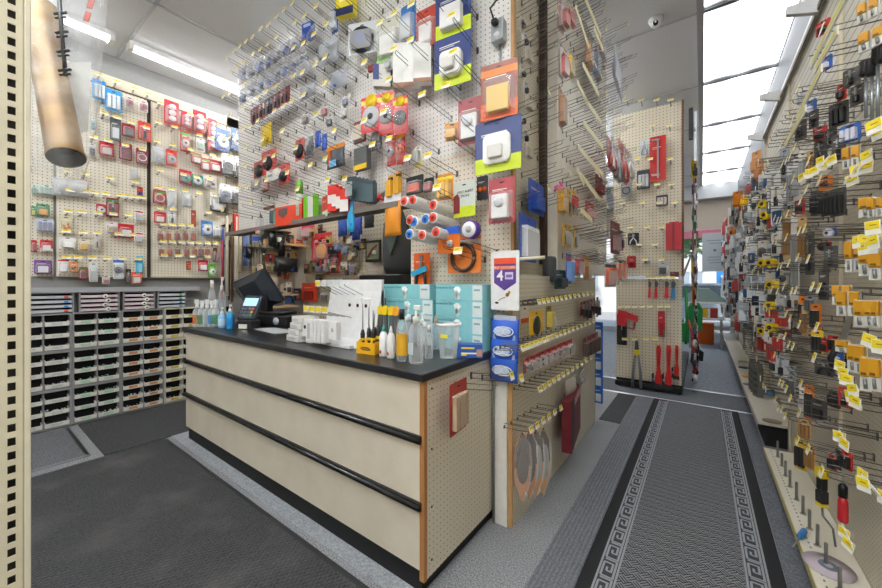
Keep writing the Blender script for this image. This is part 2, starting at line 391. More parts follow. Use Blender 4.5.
for sx, nm in ((-1, 'left'), (1, 'right')):
    x0 = -.29 if sx < 0 else .212
    k_ = MB().box(x0, x0+.077, Y0, Y1, 0, .008, kb)
    q = k_.box
    z = .0084
    k_.box(x0, x0+.008, Y0, Y1, 0, z, kl).box(x0+.069, x0+.077, Y0, Y1, 0, z, kl)
    p = .118; y = Y0+.02; t = .0085; a0 = x0+.013; W = .051
    while y < Y1-p:
        def seg(ax_, ay, bx, by):
            k_.box(a0+min(ax_, bx)*W-(t/2 if ax_ == bx else 0), a0+max(ax_, bx)*W+(t/2 if ax_ == bx else 0)+(t/2 if ax_ != bx else 0),
                   y+min(ay, by)*p-(t/2 if ay == by else 0), y+max(ay, by)*p+(t/2 if ay == by else 0), .007, z, kl)
        for s1 in ((.05,0,.05,.72),(.05,.72,.72,.72),(.72,.72,.72,.30),(.36,.30,.72,.30),(.36,.30,.36,.5),(.05,0,.95,0),(.95,0,.95,.9),(.95,.9,.05,.9)):
            seg(*s1)
        y += p
    k_.build('key_border', rn)
    xb = -.342 if sx < 0 else .289
    MB().box(xb, xb+.052, Y0, Y1, 0, .007, M('#1d1e20', .9)).build('edge_band', rn)
MB().box(-.342, .341, Y1, Y1+.02, 0, .008, M('#2a2b2d', .9)).build('end_binding', rn)
for y, lab in ((4.38, 'near bright metal threshold strip across the aisle floor'), (4.99, 'far metal threshold strip across the aisle floor')):
    o = MB().prism([(-.02,0),(-.008,.007),(.008,.007),(.02,0)], -1.2, .62, M('#d2d4d6', .35, .6), 'yz').build('threshold_strip', None, (0, y, .0005)); tag(o, lab, 'threshold strip')
flat('ramp_board', -1.8, .5, 4.41, 4.96, .004, carpet('ramp_grey', '#55585d', '#73777c', 90), 'dark grey floor strip between the two metal thresholds', 'floor strip')
# ================= LARGE FURNITURE =================
LAM = '#d8cdb4'
n = NT('counter_laminate'); c = n.mix(n.ramp(n.noise(6, 5), .3, .75), '#d6ccb8', '#e3dac8')
wz = n.noise(220, 2); c = n.mix(n.math('MULTIPLY', n.ramp(wz, .45, .7), .25), c, '#c9bfa9'); n.color(c); n.rough(.42); M_LAM = n.m
M_WOOD = M('#b07a45', .5)
CXR, CXL, CYF, CYB = -.868, -3.27, 1.07, 1.68     # counter
ct = thing('shop_counter', 'long cream laminate sales counter with black top and two black rails', 'counter', ((CXR+CXL)/2, CYF, 0))
hx = (CXR-CXL)/2; D = CYB-CYF
MB().box(-hx+.02, hx-.02, .012, D-.01, 0, .098, M('#0d0d0e', .6)).build('toe_kick', ct)
MB().box(-hx, hx-.018, .018, D-.02, .098, .835, M_LAM).build('body', ct)
for i, (z0, z1, sx) in enumerate(((.098, .350, None), (.354, .610, None), (.614, .84, .33))):
    spans = [(-hx, hx)] if sx is None else [(-hx, -hx+.72), (-hx+.724, hx)]
    for a, b in spans: MB().box(a, b, 0, .018, z0, z1, M_LAM).build('front_panel', ct)
for z in (.350, .610):
    r_ = MB().tube([(-hx-.01, -.012, z), (hx-.012, -.012, z)], .013, M('#0e0e10', .22), 10)
    r_.box(-hx, hx-.01, -.012, .004, z-.016, z+.016, M('#161618', .3)); r_.build('black_rail', ct)
M_PEGC = pegboard('Y', 'Z', '#dcd3bd', '#6b604f', pitch=.0245, r=.11)
sp = MB().box(hx-.018, hx, .018, D, .06, .838, M_PEGC).build('side_pegboard', ct)
MB().box(hx-.02, hx+.003, -.001, .018, .06, .838, M_WOOD).build('wood_edge', ct)
s_ = MB()
for z in (.12, .33, .56, .80):
    for y in (.05, D-.04): s_.lathe([(.005, 0), (.005, .002)], M('#39342c', .4), (hx, y, z), 8, 'x')
s_.build('screw_heads', ct)
MB().rbox(-hx-.02, hx+.012, -.022, D+.01, .84, .874, M('#232426', .28), .004).build('counter_top', ct)

# cabinets of small bins
CABX = -4.33; YC = [.262, .586, .905, 1.232, 1.556, 1.88]
FRM = M('#8d8d8e', .5); FRMB = M('#c7bfa6', .5); BIN = M('#efece4', .45); BIND = M('#101011', .8)
bits = {'green': M('#7fb39a', .5), 'white': M('#d5d8da', .4), 'none': None, 'steel': M('#a7a8a8', .3, .8)}
labc = [M('#dcdcd6', .5), M('#bfe0c8', .5), M('#e4a265', .5), M('#e2c24c', .5), M('#dcdcd6', .5)]
def cabinet(ci, row):
    w = YC[ci+1]-YC[ci]-.004; h = .318; z0 = .012+row*.3185
    fm = FRMB if ci == 3 else FRM
    colname = ('leftmost', 'second', 'third', 'beige-framed fourth', 'last')[ci]; rown = ('bottom', 'middle', 'top')[row]
    t = thing('bin_cabinet', f'{"beige" if ci == 3 else "grey"} metal cabinet of six small parts bins, {rown} of the {colname} stack', 'cabinet', (CABX, (YC[ci]+YC[ci+1])/2, z0), PI/2, 'parts bin cabinets along the left wall')
    e = .011
    MB().box(-w/2, -w/2+e, 0, .10, 0, h-.003, fm).box(w/2-e, w/2, 0, .10, 0, h-.003, fm).box(-w/2+e, w/2-e, 0, .10, 0, e, fm).box(-w/2+e, w/2-e, 0, .10, h-e-.003, h-.003, fm).box(-w/2+e, w/2-e, .09, .10, e, h-e-.003, BIND).box(-.004, .004, .012, .09, e, h-e-.003, fm).build('cabinet_frame', t)
    bw = (w-2*e-.008)/2; bh = (h-2*e)/3
    for r in range(3):
        for s in (0, 1):
            x0 = -w/2+e+s*(bw+.008)+.003; x1 = x0+bw-.006; zb = e+r*bh+.004
            lc = labc[ci]
            m = MB().prism([(-.010,zb+.036),(-.004,zb+.036),(.004,zb+.004),(.085,zb+.004),(.085,zb+.0),(.0,zb+.0)], x0, x1, BIN, 'yz')
            m.box(x0, x0+.003, 0, .085, zb, zb+.04, BIN).box(x1-.003, x1, 0, .085, zb, zb+.04, BIN)
            bo = m.build('bin', t)
            xm = (x0+x1)/2
            MB().prism([(-.0115,zb+.031),(-.0095,zb+.031),(-.003,zb+.008),(-.005,zb+.008)], xm-.032, xm+.030, lc, 'yz').build('bin_label', bo)
            kind = 'green' if ci == 1 and RND.random() < .5 else ('white' if RND.random() < .12 else ('steel' if RND.random() < .2 else None))
            if kind:
                b = MB()
                for q in range(14):
                    b.blob((RND.uniform(x0+.01, x1-.01), RND.uniform(.008, .06), zb+.012+RND.uniform(0, .026)), RND.uniform(.004,.01), RND.uniform(.003,.006), RND.uniform(.004,.01), bits[kind], 5, 3, .3)
                bb = b.build('small_parts', bo); bb['kind'] = 'stuff'
    return t
for ci in range(5):
    for row in range(3): cabinet(ci, row)
# flat drawer organisers on top of the cabinets, and a grey shelf over them
ZT = .012+3*.3185
org = [(.27, .60, '#d14a42', 'grey organiser case with flat drawers and red and blue stickers'), (.63, .895, '#b98f96', 'grey organiser case with pinkish drawer fronts and white tags, left one'),
       (.92, 1.16, '#b98f96', 'grey organiser case with pinkish drawer fronts, beside the pink one with the yellow bag'), (1.18, 1.42, '#3f86c0', 'grey organiser case with blue and green drawer stickers')]
for k, (y0, y1, cc, lab) in enumerate(org):
    w = y1-y0; t = thing('drawer_organiser', lab, 'organiser', (CABX-.01, (y0+y1)/2, ZT), PI/2)
    MB().box(-w/2, -w/2+.01, 0, .1, 0, .17, FRM).box(w/2-.01, w/2, 0, .1, 0, .17, FRM).box(-w/2+.01, w/2-.01, 0, .1, .162, .17, FRM).box(-w/2+.01, w/2-.01, .09, .1, 0, .162, BIND).build('case', t)
    for r in range(4):
        z = .006+r*.039
        d = MB().box(-w/2+.013, w/2-.013, -.004, .08, z, z+.022, M('#b9bcc0' if k in (0, 3) else '#cdbcc0', .4)).build('drawer', t)
        if k in (0, 3):
            MB().box(w/2-.06, w/2-.035, -.006, -.004, z+.003, z+.019, M(('#cf3b35', '#3d7ec4', '#3d7ec4', '#cf3b35')[r] if k == 0 else ('#3d7ec4', '#3d7ec4', '#4a9e68', '#4a9e68')[r], .5)).build('sticker', d)
        else:
            MB().lathe([(.02, -.0055), (.02, -.004)], WHITE, (.055-.02*(r % 2), 0, z+.011), 14, 'y').lathe([(.007, -.006), (.007, -.0045)], BLK, (.055-.02*(r % 2), 0, z+.011), 10, 'y').build('tag', d)
o = MB().box(-.75, .62, 0, .13, 0, .018, M('#8f9193', .5)).box(-.75, .62, -.004, 0, -.004, .04, M('#a2a4a6', .5)).build('wall_shelf', None, (CABX+.0, .92, ZT+.176), PI/2)
tag(o, 'narrow grey metal shelf above the drawer organisers', 'shelf')

# left wall boards
PEGL = pegboard('X', 'Z', '#dfd7c4', '#6b604f', pitch=.027, r=.15)
XL = -4.40
def board(name, label, w, z0, z1, mat, loc, rz, rim=None, th=.006, cat='pegboard'):
    t = thing(name, label, cat, (loc[0], loc[1], z0), rz)
    MB().box(-w/2, w/2, 0, th, 0, z1-z0, mat).build('perforated_panel', t)
    if rim: MB().box(-w/2-.0, -w/2+.012, -.006, 0, 0, z1-z0, rim).box(w/2-.012, w/2, -.006, 0, 0, z1-z0, rim).box(-w/2+.012, w/2-.012, -.006, 0, z1-z0-.012, z1-z0, rim).box(-w/2+.012, w/2-.012, -.006, 0, 0, .012, rim).build('edge_rim', t)
    return t
board('pegboard', 'left pegboard above the bin cabinets, behind the plastic-wrapped pipe', 1.111-.503, 1.275, 3.02, PEGL, (XL, .807), PI/2)
board('pegboard', 'right-hand left-wall pegboard with the rows of small brown packs', 1.83-1.142, 1.275, 3.02, PEGL, (XL, 1.486), PI/2, M('#c9bfa5', .5))
board('pegboard', 'recessed strip of pegboard at the far left, half hidden', .26, 1.275, 3.02, PEGL, (XL-.04, .36), PI/2)
o = MB().box(-1.2, 1.05, 0, .05, 0, .10, M('#d5ccb2', .5)).box(-1.2, 1.05, -.006, 0, -.012, .0, M('#5a4b3c', .5)).build('valance_board', None, (XL, 1.05, 3.03), PI/2); tag(o, 'cream valance board along the top of the left pegboards', 'valance')
o = MB().box(-.016, .016, 0, .03, 0, 1.75, M('#241d17', .7)).build('gap_shade_strip', None, (XL-.005, 1.127, 1.275), PI/2); tag(o, 'dark upright post between the two left pegboards', 'post')  # near-black strip stands in for the shade inside the open gap

# tall pegboard over the counter
YU = 1.70
PEGU = pegboard('X', 'Z', '#ece8e3', '#8a8078', pitch=.0272, r=.14)
PEGU2 = pegboard('X', 'Z', '#e6ddcc', '#756a5b', pitch=.0272, r=.14)
ub = thing('tall_pegboard', 'huge white pegboard hung with long hooks over the sales counter', 'pegboard', (-2.35, YU, 1.71))
MB().box(-1.45, .868, 0, .008, .0, 1.58, PEGU).box(.868, 1.56, 0, .008, -.83, .25, PEGU2).box(.868, 1.56, 0, .008, .25, 1.58, PEGU).build('perforated_panel', ub)
MB().box(1.556, 1.572, -.012, .02, -.83, 1.58, M('#b88a55', .5)).build('wood_edge', ub)
o = MB().box(-1.45, .866, -.12, .02, 0, .012, M('#56524e', .5)).box(-1.45, .866, -.126, -.12, -.012, .022, M('#7b746c', .4)).build('wall_shelf', None, (-2.35, YU, 1.695)); tag(o, 'dark narrow shelf edge along the bottom of the white pegboard', 'shelf')
o = MB().box(-.42, .42, -.006, .006, 0, .02, M('#8a5a3c', .6)).build('wood_batten', None, (-2.86, YU-.008, 1.90)); tag(o, 'thin brown batten slanting across the lower white pegboard', 'batten')

# low gondola with header
GX = -.762
PEGG = pegboard('Y', 'Z', '#dbd2bb', '#9a8e78', pitch=.0236, r=.15)
gd = thing('pegboard_gondola', 'waist-high cream pegboard display beside the counter end', 'gondola', (GX, 2.48, 0))
MB().box(-.02, 0, -.838, .84, .0, 1.262, PEGG).build('perforated_panel', gd)
MB().box(-.022, .002, -.846, -.838, 0, 1.262, M('#c49a68', .5)).build('wood_edge', gd)
MB().box(-.10, -.024, -.855, -.82, 0, .96, M('#eceae4', .5)).build('end_post', gd)
MB().tube([(-.094, -.862, .0), (-.094, -.862, .55), (-.085, -.862, .9), (-.088, -.862, 1.2)], .007, M('#8b8f8a', .4, .4), 8).build('conduit', gd)
MB().box(-.10, -.02, -.81, .84, 0, .08, BLK).build('base', gd)
MB().box(-.024, .0, .84, .855, 0, 1.262, M('#b9ae92', .5)).build('wood_edge', gd)
HXP = -.742
PEGH = pegboard('Y', 'Z', '#efe9da', '#d6ccb6', pitch=.0236, r=.1)
hd = thing('header_panel', 'tall cream header panel packed with hooks above the low pegboard display', 'panel', (HXP, 3.0, 1.29))
MB().box(-.02, 0, -.66, .70, 0, 2.0, PEGH).build('panel_board', hd)
MB().rbox(-.075, 0, -.74, -.66, -.02, 2.05, M('#efe9da', .45), .006).build('end_post', hd)
MB().box(-.10, -.02, .66, .70, 0, 2.0, M('#8d2f28', .5)).build('red_edge', hd)
o = MB().lathe([(.0,0),(.036,.004),(.042,.02),(.042,.145),(.036,.16),(0,.165)], M('#4c4d4e', .5), n=16).lathe([(0,0),(.018,.004),(.024,.014),(.024,.045),(0,.05)], M('#6b6b6a', .5), (.05, -.01, .0), 12).build('rubber_end_cap', None, (HXP-.035, 2.215, 1.225)); tag(o, 'grey rubber guard around the lower end of the header post', 'end cap')
ub2 = board('pegboard', 'narrow side pegboard between the white pegboard and the header post', .53, 1.265, 3.3, pegboard('X', 'Z', '#cfc5ad', '#8a7e68', pitch=.027), (-.84, 1.985), PI/2)
o = MB().box(-.035, .0, -.03, .02, 0, 1.95, M('#3a2a1e', .7)).build('dark_post', None, (-.80, 2.225, 1.34)); tag(o, 'dark brown strip behind the header post', 'post')

# middle gondola seen end on
YM = 4.68
PEGM = pegboard('X', 'Z', '#dbd1ba', '#857a66', pitch=.034, r=.17)
mg = thing('tool_gondola', 'freestanding tool display with two cream pegboards facing the aisle', 'gondola', (-.505, YM, 0))
MB().box(-.325, .325, 0, .012, .10, 1.265, PEGM).build('lower_board', mg)
MB().box(-.36, .325, .02, .032, 1.30, 3.22, PEGM).build('upper_board', mg)
MB().box(.325, .345, -.0, .04, 1.30, 3.22, M('#6a4630', .5)).build('wood_edge', mg)
MB().box(-.33, .33, .03, 2.4, .02, .10, BLK).box(-.33, .33, -.05, .03, .02, .07, BLK).build('black_base', mg)
MB().box(-.02, .02, .04, 2.4, .1, 3.15, M('#c4baa2', .5)).build('centre_board', mg)
for x in (-.3, .3): MB().lathe([(.02,-.012),(.02,.012)], M('#1a1a1a', .6), (x, 0, .02), 12, 'x').build('wheel', mg)
o = MB().box(-.28, .1, -.02, 0, 0, .02, WHITE).build('light_strip', None, (-.5, YM-.001, 1.272)); tag(o, 'thin white strip in the gap between the two cream tool boards', 'strip')

# right wall shelving
XR = .505
RPEG = pegboard('Y', 'Z', '#d4ccb6', '#8f8469', pitch=.0195, r=.15)
n = NT('slat_panel'); sl = n.math('LESS_THAN', n.math('FRACT', n.math('DIVIDE', n.ax('Z'), .045)), .16); n.color(n.mix(sl, '#dcd6c4', '#a39a84')); n.rough(.5); RPL = n.m
rg = thing('wall_shelving', 'cream pegboard wall unit along the near right side', 'shelving', (XR, 1.4, 0))
MB().box(0, .012, -2.6, 2.1, .06, 1.75, RPEG).build('perforated_panel', rg)
MB().box(0, .012, -2.6, 3.33, 1.753, 2.66, RPL).build('upper_panel', rg)
for y in (-2.1, -.9, .3, .95, 2.1, 3.33): MB().box(-.012, .02, y-.015, y+.015, 0, 2.68, M('#d6cdb4', .5)).build('upright', rg)
MB().box(-.02, .015, -2.6, 3.345, 2.66, 2.70, M('#e8e4d9', .4)).box(-.026, -.02, -2.6, 3.345, 2.63, 2.655, M('#5d5038', .5)).build('top_rail', rg)
for y in (-.2, .55, 1.25, 2.35, 3.3): MB().prism([(-.02,2.62),(-.02,2.70),(-.14,2.70),(-.14,2.66)], y-.015, y+.015, M('#c8c8c6', .45), 'xz').build('bracket_arm', rg)
n = NT('deck_shelf'); yy = n.math('ABSOLUTE', n.math('SUBTRACT', n.math('FRACT', n.math('DIVIDE', n.ax('Y'), .035)), .5))
xx = n.math('ABSOLUTE', n.math('SUBTRACT', n.ax('X'), -.055)); xx = n.math('LESS_THAN', xx, .003)
n.color(n.mix(n.math('MULTIPLY', n.math('LESS_THAN', yy, .17), xx), '#ebe5d3', '#6d6656')); n.rough(.35); M_DK = n.m
d1 = thing('base_shelf', 'near cream base shelf with a row of steel pegs along it', 'shelf', (.425, .9, 0))
MB().rbox(-.085, .078, -3.2, 2.36, .085, .10, M_DK, .002).build('shelf_board', d1)
MB().box(-.088, -.085, -3.2, 2.36, .068, .103, M('#d6c98a', .4)).build('price_rail', d1)
MB().box(-.05, .078, -3.2, 2.30, 0, .085, M('#111112', .7)).build('plinth', d1)
d2 = thing('base_shelf', 'far pale base shelf along the right wall with grey cases on it', 'shelf', (.43, 6.4, 0))
MB().rbox(-.095, .10, -2.85, 3.1, .165, .185, M('#dcd4c4', .4), .002).build('shelf_board', d2)
MB().box(-.098, -.095, -2.85, 3.1, .145, .186, M('#b7b3a8', .4)).build('front_lip', d2)
MB().box(-.05, .10, -2.8, 3.1, 0, .165, M('#1b1b1d', .7)).build('plinth', d2)
rf = thing('wall_shelving', 'far right wall unit of hanging hardware in front of bright window', 'shelving', (XR, 6.4, 0))
MB().box(.03, .04, -2.85, 3.1, .19, .98, M('#cfc6b2', .5)).box(.03, .04, -1.6, 3.1, 1.9, 2.3, M('#cfc8b8', .5)).box(.03, .04, -2.85, -1.66, 1.85, 1.92, M('#cfc8b8', .5)).build('back_panel', rf)
for k, y in enumerate((-2.87, -1.65, -.4, .8, 2.0, 3.1)): MB().box(.0, .035, y-.03, y+.03, 0, 2.35, M('#cdbf9f' if k < 2 else '#bcb9b0', .5)).build('upright', rf)
for z in (1.02, 1.2, 1.4, 1.6, 1.8, 2.0, 2.2):
    MB().tube([(.005, -2.85, z), (.005, 3.1, z)], .004, WIRE, 6).build('grid_wire', rf)
for k in range(22):
    y = -2.75+k*.27; MB().tube([(.002, y, 1.0), (.002, y, 2.3)], .003, WIRE, 6).build('grid_wire', rf)

# foreground upright post
fp = thing('slotted_post', 'cream slotted steel shelf upright very close on the left edge', 'post', (-1.02, .052, 0))
PC = M('#ddd5bd', .4)
m = MB(); pz = .0253
m.box(-.003, 0, -.034, .0035, 0, 2.6, PC).box(-.003, 0, .0135, .0215, 0, 2.6, PC)
z = 0.0
while z < 2.59:
    m.box(-.003, 0, .0035, .0135, z, z+.0105, PC); z += pz
m.build('slotted_face', fp)
MB().box(-.03, .004, .0215, .0235, 0, 2.6, M('#b3a98c', .5)).rbox(-.03, .005, .0235, .0315, 0, 2.6, M('#e3dcc8', .35), .002).build('side_flange', fp)
MB().box(-.03, -.022, -.034, .0215, 0, 2.6, M('#3b342a', .7)).build('rear_wall', fp)
o = tag(MB().rbox(-.01, .01, -.06, -.005, 0, .16, M('#e9ecee', .5), .002).box(.010, .0105, -.06, -.005, .12, .15, M('#2f86c9', .5)).build('hanging_package', None, (-1.04, .045, 1.30)), 'white and blue package edge left of the slotted post, upper one', 'package')
o = tag(MB().rbox(-.01, .01, -.06, -.005, 0, .14, M('#eceeef', .5), .002).box(.010, .0105, -.06, -.005, .10, .135, M('#c93a34', .5)).build('hanging_package', None, (-1.04, .04, .80)), 'white package with a red band left of the slotted post, low down', 'package')
o = tag(MB().box(0, .003, -.05, 0, 0, .025, TAGY).build('price_tag', None, (-1.03, .038, 1.665)), 'yellow shelf price tag at the upper left edge of the photo', 'price tag')
# ================= HOOKS AND PACKAGES =================
class Wall:
    # a vertical plane that goods hang on: axis, coordinate, facing angle
    def __init__(s, ax, c, rz): s.ax, s.c, s.rz = ax, c, rz
    def n(s): return Vector((math.sin(s.rz), -math.cos(s.rz), 0))
    def at(s, u, v, off=0.0):
        k = s.n(); c = s.c+(k.x if s.ax == 'X' else k.y)*off
        return on_x(u, v, c) if s.ax == 'X' else on_y(u, v, c)
    def pos(s, a, z, off=0.0):
        k = s.n(); return (s.c+k.x*off, a, z) if s.ax == 'X' else (a, s.c+k.y*off, z)
    def span(s, u0, v0, u1, v1, off):
        um = (u0+u1)/2
        a, b = s.at(u0, (v0+v1)/2, off), s.at(u1, (v0+v1)/2, off)
        w = abs(a.y-b.y) if s.ax == 'X' else abs(a.x-b.x)
        t, q = s.at(um, v0, off), s.at(um, v1, off)
        return Vector(((a.x+b.x)/2, (a.y+b.y)/2, q.z)), w, t.z-q.z
W_LEFT = Wall('X', XL, PI/2); W_UP = Wall('Y', YU, 0.0); W_HEAD = Wall('X', HXP, PI/2); W_LOW = Wall('X', GX, PI/2)
W_MID = Wall('Y', YM, 0.0); W_MIDU = Wall('Y', YM+.02, 0.0); W_RIGHT = Wall('X', XR, -PI/2); W_BACK = Wall('Y', YB, 0.0); W_SIDE = Wall('X', -.84, PI/2); W_LB = Wall('X', WL, PI/2)

def hook_mesh(L, up, gap, r, mat):
    m = MB(); m.box(-.007, .007, -.003, 0, -.004, .004+gap*(.3 if L < .15 else 1), WIRE)
    m.tube([(0, -.002, 0), (0, -L*.55, up*.5), (0, -L+.012, up), (0, -L, up+.004), (0, -L-.003, up+.016)], r, mat, 5)
    if gap: m.tube([(0, -.002, gap), (0, -L*.55, gap+up*.5), (0, -L-.014, gap+up)], r*.9, mat, 5)
    return m.mesh('peg_hook')
def tag_mesh(L, up, gap, w=.034, h=.030):
    m = MB(); y = -L-.015; z = gap+up
    T = Matrix.Translation((0, y, z)) @ Matrix.Rotation(math.radians(-14), 4, 'X')
    m.box(-w/2, w/2, -.0015, 0, -h*.62, h*.38, TAGW, T).box(-w/2+.0015, w/2-.0015, -.0022, -.0015, -h*.15, h*.35, TAGY, T).box(-w*.3, w*.15, -.0026, -.0022, .002, .005, M('#8a6d1c', .6), T)
    return m.mesh('price_label')
HK = {}
PN = {'slab': 'blister_pack', 'tool': 'carded_tool', 'disc': 'carded_disc', 'bars': 'carded_set', 'bottle': 'bottle_pack'}
def hook(kind, wall, a, z, label, cat='hook', group=None, tagged=True, yaw=0.0, name=None):
    name = name or {'long':'long_peg_hook','short':'short_peg_hook','mid':'wire_peg_hook','low':'tagged_hook'}.get(kind, 'display_hook')
    if kind not in HK:
        L, up, gap, r, mat, tw, th = {
            'long': (.25, .020, .026, .0019, WIRED, .050, .036), 'short': (.085, .008, .020, .0026, WIRE, .055, .030),
            'mid': (.19, .022, .024, .0018, WIRE, .036, .036), 'wall': (.17, .010, .020, .0020, WIRE, .034, .036), 'low': (.12, .006, .02, .0018, WIRE, .046, .028), 'wallfar': (.16, .012, .02, .003, WIRE, .045, .04)}[kind]
        HK[kind] = (hook_mesh(L, up, gap, r, mat), tag_mesh(L, up, gap, tw, th), L)
    hm, tm, L = HK[kind]
    o = bpy.data.objects.new(name, hm); COL.objects.link(o); o.location = wall.pos(a, z, 0); o.rotation_euler = (0, 0, wall.rz+yaw)
    if tagged:
        t = bpy.data.objects.new('price_label', tm); COL.objects.link(t); t.parent = o
    return tag(o, label, cat, group)

def product(m, kind, w, h, d, col, y=0.0, col2='#2a2a2c'):
    # what a package holds, centred, standing from y towards -y
    c = M(col, .4); k = M(col2, .4)
    if kind == 'disc': m.lathe([(w*.40, y), (w*.42, y-d*.5), (w*.36, y-d)], c, (0, 0, h*.42), 20, 'y').lathe([(w*.14, y-d), (w*.13, y-d-.002)], k, (0, 0, h*.42), 14, 'y')
    elif kind == 'ring':
        pts = [(w*.34*math.cos(2*PI*i/20), y-d*.5, h*.42+w*.34*math.sin(2*PI*i/20)) for i in range(21)]
        m.tube(pts, w*.05, c, 6)
    elif kind == 'device':
        m.rbox(-w*.30, w*.30, y-d, y, h*.10, h*.62, c, .003).lathe([(w*.17, y-d), (w*.17, y-d-.008), (w*.13, y-d-.010)], M('#cfd0d2', .3), (0, 0, h*.44), 18, 'y')
    elif kind == 'square':
        m.prism(rrect(-w*.29, w*.29, h*.16, h*.16+w*.60, w*.12, 5), y-d*.6, y, c).prism(rrect(-w*.27, w*.27, h*.16+w*.02, h*.16+w*.58, w*.11, 5), y-d*.75, y-d*.6, c).rbox(-w*.15, w*.15, y-d-.012, y-d*.7, h*.24, h*.24+w*.26, M('#dedcd6', .4), .005)
    elif kind == 'bulbs':
        for i in (0, 1, 2): m.blob((0, y-d*.5, h*(.24+.24*i)), w*.26, d*.5, h*.11, c, 10, 5)
    elif kind == 'tool':
        m.rbox(-w*.12, w*.12, y-d, y, h*.1, h*.5, k, .004).box(-w*.05, w*.05, y-d*.7, y-d*.3, h*.5, h*.85, STEEL)
    elif kind == 'bars':
        for i in (-1, 0, 1): m.rbox(w*(.27*i-.10), w*(.27*i+.10), y-d, y, h*.1, h*.75, c, .002)
    elif kind == 'bottle':
        m.lathe([(w*.34, 0), (w*.36, h*.06), (w*.36, h*.6), (w*.16, h*.75), (w*.16, h*.9), (0, h*.92)], c, (0, y-d*.5, 0), 14)
    elif kind == 'snips':
        for sg in (-1, 1):
            m.tube([(sg*w*.30, y-d*.5, h*.05), (sg*w*.26, y-d*.5, h*.3), (sg*w*.05, y-d*.5, h*.55)], [w*.07, w*.08, w*.05], k, 6)
            m.prism([(sg*w*.05, h*.52), (-sg*w*.12, h*.9), (-sg*w*.02, h*.9), (sg*w*.10, h*.62)], y-d*.6-.001*sg, y-d*.4-.001*sg, STEEL)
    elif kind == 'lumps':
        for i in range(7): m.blob((RND.uniform(-.25, .25)*w, y-d*.5, h*RND.uniform(.15, .6)), w*RND.uniform(.1, .2), d*.4, h*RND.uniform(.06, .13), c if i % 2 else k, 7, 4, .15)
    elif kind == 'screwd':
        for i in (-1, 1): m.rbox(w*(.22*i-.12), w*(.22*i+.12), y-d, y, h*.08, h*.42, c, .003).box(w*(.22*i-.02), w*(.22*i+.02), y-d*.6, y-d*.4, h*.42, h*.86, STEEL)
    elif kind == 'slab': m.rbox(-w*.29, w*.29, y-d, y, h*.10, h*.56, c, .004)
    elif kind == 'caster': m.lathe([(w*.25, y), (w*.27, y-d*.5), (w*.22, y-d)], c, (0, 0, h*.36), 18, 'y').rbox(-w*.12, w*.12, y-d*.8, y, h*.4, h*.66, M('#9a9c9e', .3, .7), .003)
    elif kind == 'roll': m.lathe([(w*.30, 0), (w*.30, h*.7)], c, (0, y-d*.5, h*.05), 14)
def carded(name, label, cat, loc, rz, w, h, card, head=None, prod='slab', col='#eeeeee', d=.03, group=None, foot=None, col2='#2a2a2c', bl=.14, txt=None, tcol='#ffffff', yaw=0.0, nomove=False):
    t = thing(name, label, cat, loc, rz+yaw, group)
    m = MB(); e = .0012; r = min(.008, w*.12)
    m.prism(rrect(-w/2, w/2, 0, h, r), -e, e, M(card, .35))
    m.prism(rrect(-min(.012, w*.18), min(.012, w*.18), h-min(.02, h*.1)-.004, h-min(.02, h*.1)+.003, .003), -e-.0003, -e, M('#2b2622', .7))
    if head: m.box(-w/2+.001, w/2-.001, -e-.0006, -e, h*.78, h*.90, M(head, .4))
    if foot: m.box(-w/2+.0005, w/2-.0005, -e-.0006, -e, .001, h*.30, M(foot, .4))
    m.box(-w*.36, w*.2, -e-.0008, -e-.0003, h*.745, h*.76, M('#f2f0ea', .5)); m.box(-w*.36, w*.05, -e-.0008, -e-.0003, h*.715, h*.725, M('#f2f0ea', .5))
    m.build('backing_card', t)
    p = MB(); product(p, prod, w, h, d, col, -e, col2)
    if p.v: p.build('product', t)
    if bl:
        q = MB(); k = w*.42; q.loft([[(x, -e, z) for x, z in rrect(-k, k, h*.05, h*.70, .01)], [(x, -e-d*1.1, z) for x, z in rrect(-k*.86, k*.86, h*.09, h*.66, .01)]], clear(alpha=bl), False, True)
        q.build('blister', t)
    if txt: text(txt, w*.16, M(tcol, .5), t, (0, -e-.001, h*.84))
    return t
def carton(name, label, cat, loc, rz, w, h, d, base, panels=(), group=None, yaw=0.0, tab=True):
    # panels: (x0,x1,z0,z1,colour) in fractions of the front
    t = thing(name, label, cat, loc, rz+yaw, group)
    m = MB().rbox(-w/2, w/2, -d/2, d/2, 0, h, M(base, .45), min(.0015, w*.04)).box(-w*.32, w*.32, d/2-.001, d/2, h, h+.018*(1 if tab else 0)+.0005, M(base, .45)); m.build('carton_body', t)
    for x0, x1, z0, z1, c in panels:
        MB().box(-w/2+w*x0, -w/2+w*x1, -d/2-.0008, -d/2, h*z0, h*z1, M(c, .45)).build('printed_panel', t)
    return t
def bag(name, label, cat, loc, rz, w, h, d, col='#dfe3e6', inner='#b7bcc0', group=None, a=.45, header=None, yaw=0.0):
    t = thing(name, label, cat, loc, rz+yaw, group)
    n, mm = 10, 7; rings = []
    for k in range(mm+1):
        f = k/mm; b = math.sin(PI*min(1, f*1.12+.02))*.5*d if f < .9 else .002
        b = max(b, .0015); ww = w/2*(1-.06*math.sin(PI*f)+RND.uniform(-.03, .03))
        rings.append([(ww*math.cos(2*PI*j/n), b*math.sin(2*PI*j/n)*(1+RND.uniform(-.25, .25)), h*f) for j in range(n)])
    MB().loft(rings, clear(col, a, .2) if a < 1 else M(col, .4), True, True, True).build('bag_film', t)
    p = MB(); product(p, 'lumps', w, h, d*.9, inner, d*.4, '#'+''.join(f'{int(int(inner[i:i+2],16)*.7):02x}' for i in (1,3,5))); p.build('contents', t)
    if header: MB().box(-w*.48, w*.48, -.004, .004, h*.86, h*1.04, M(header, .5)).build('header_card', t)
    return t
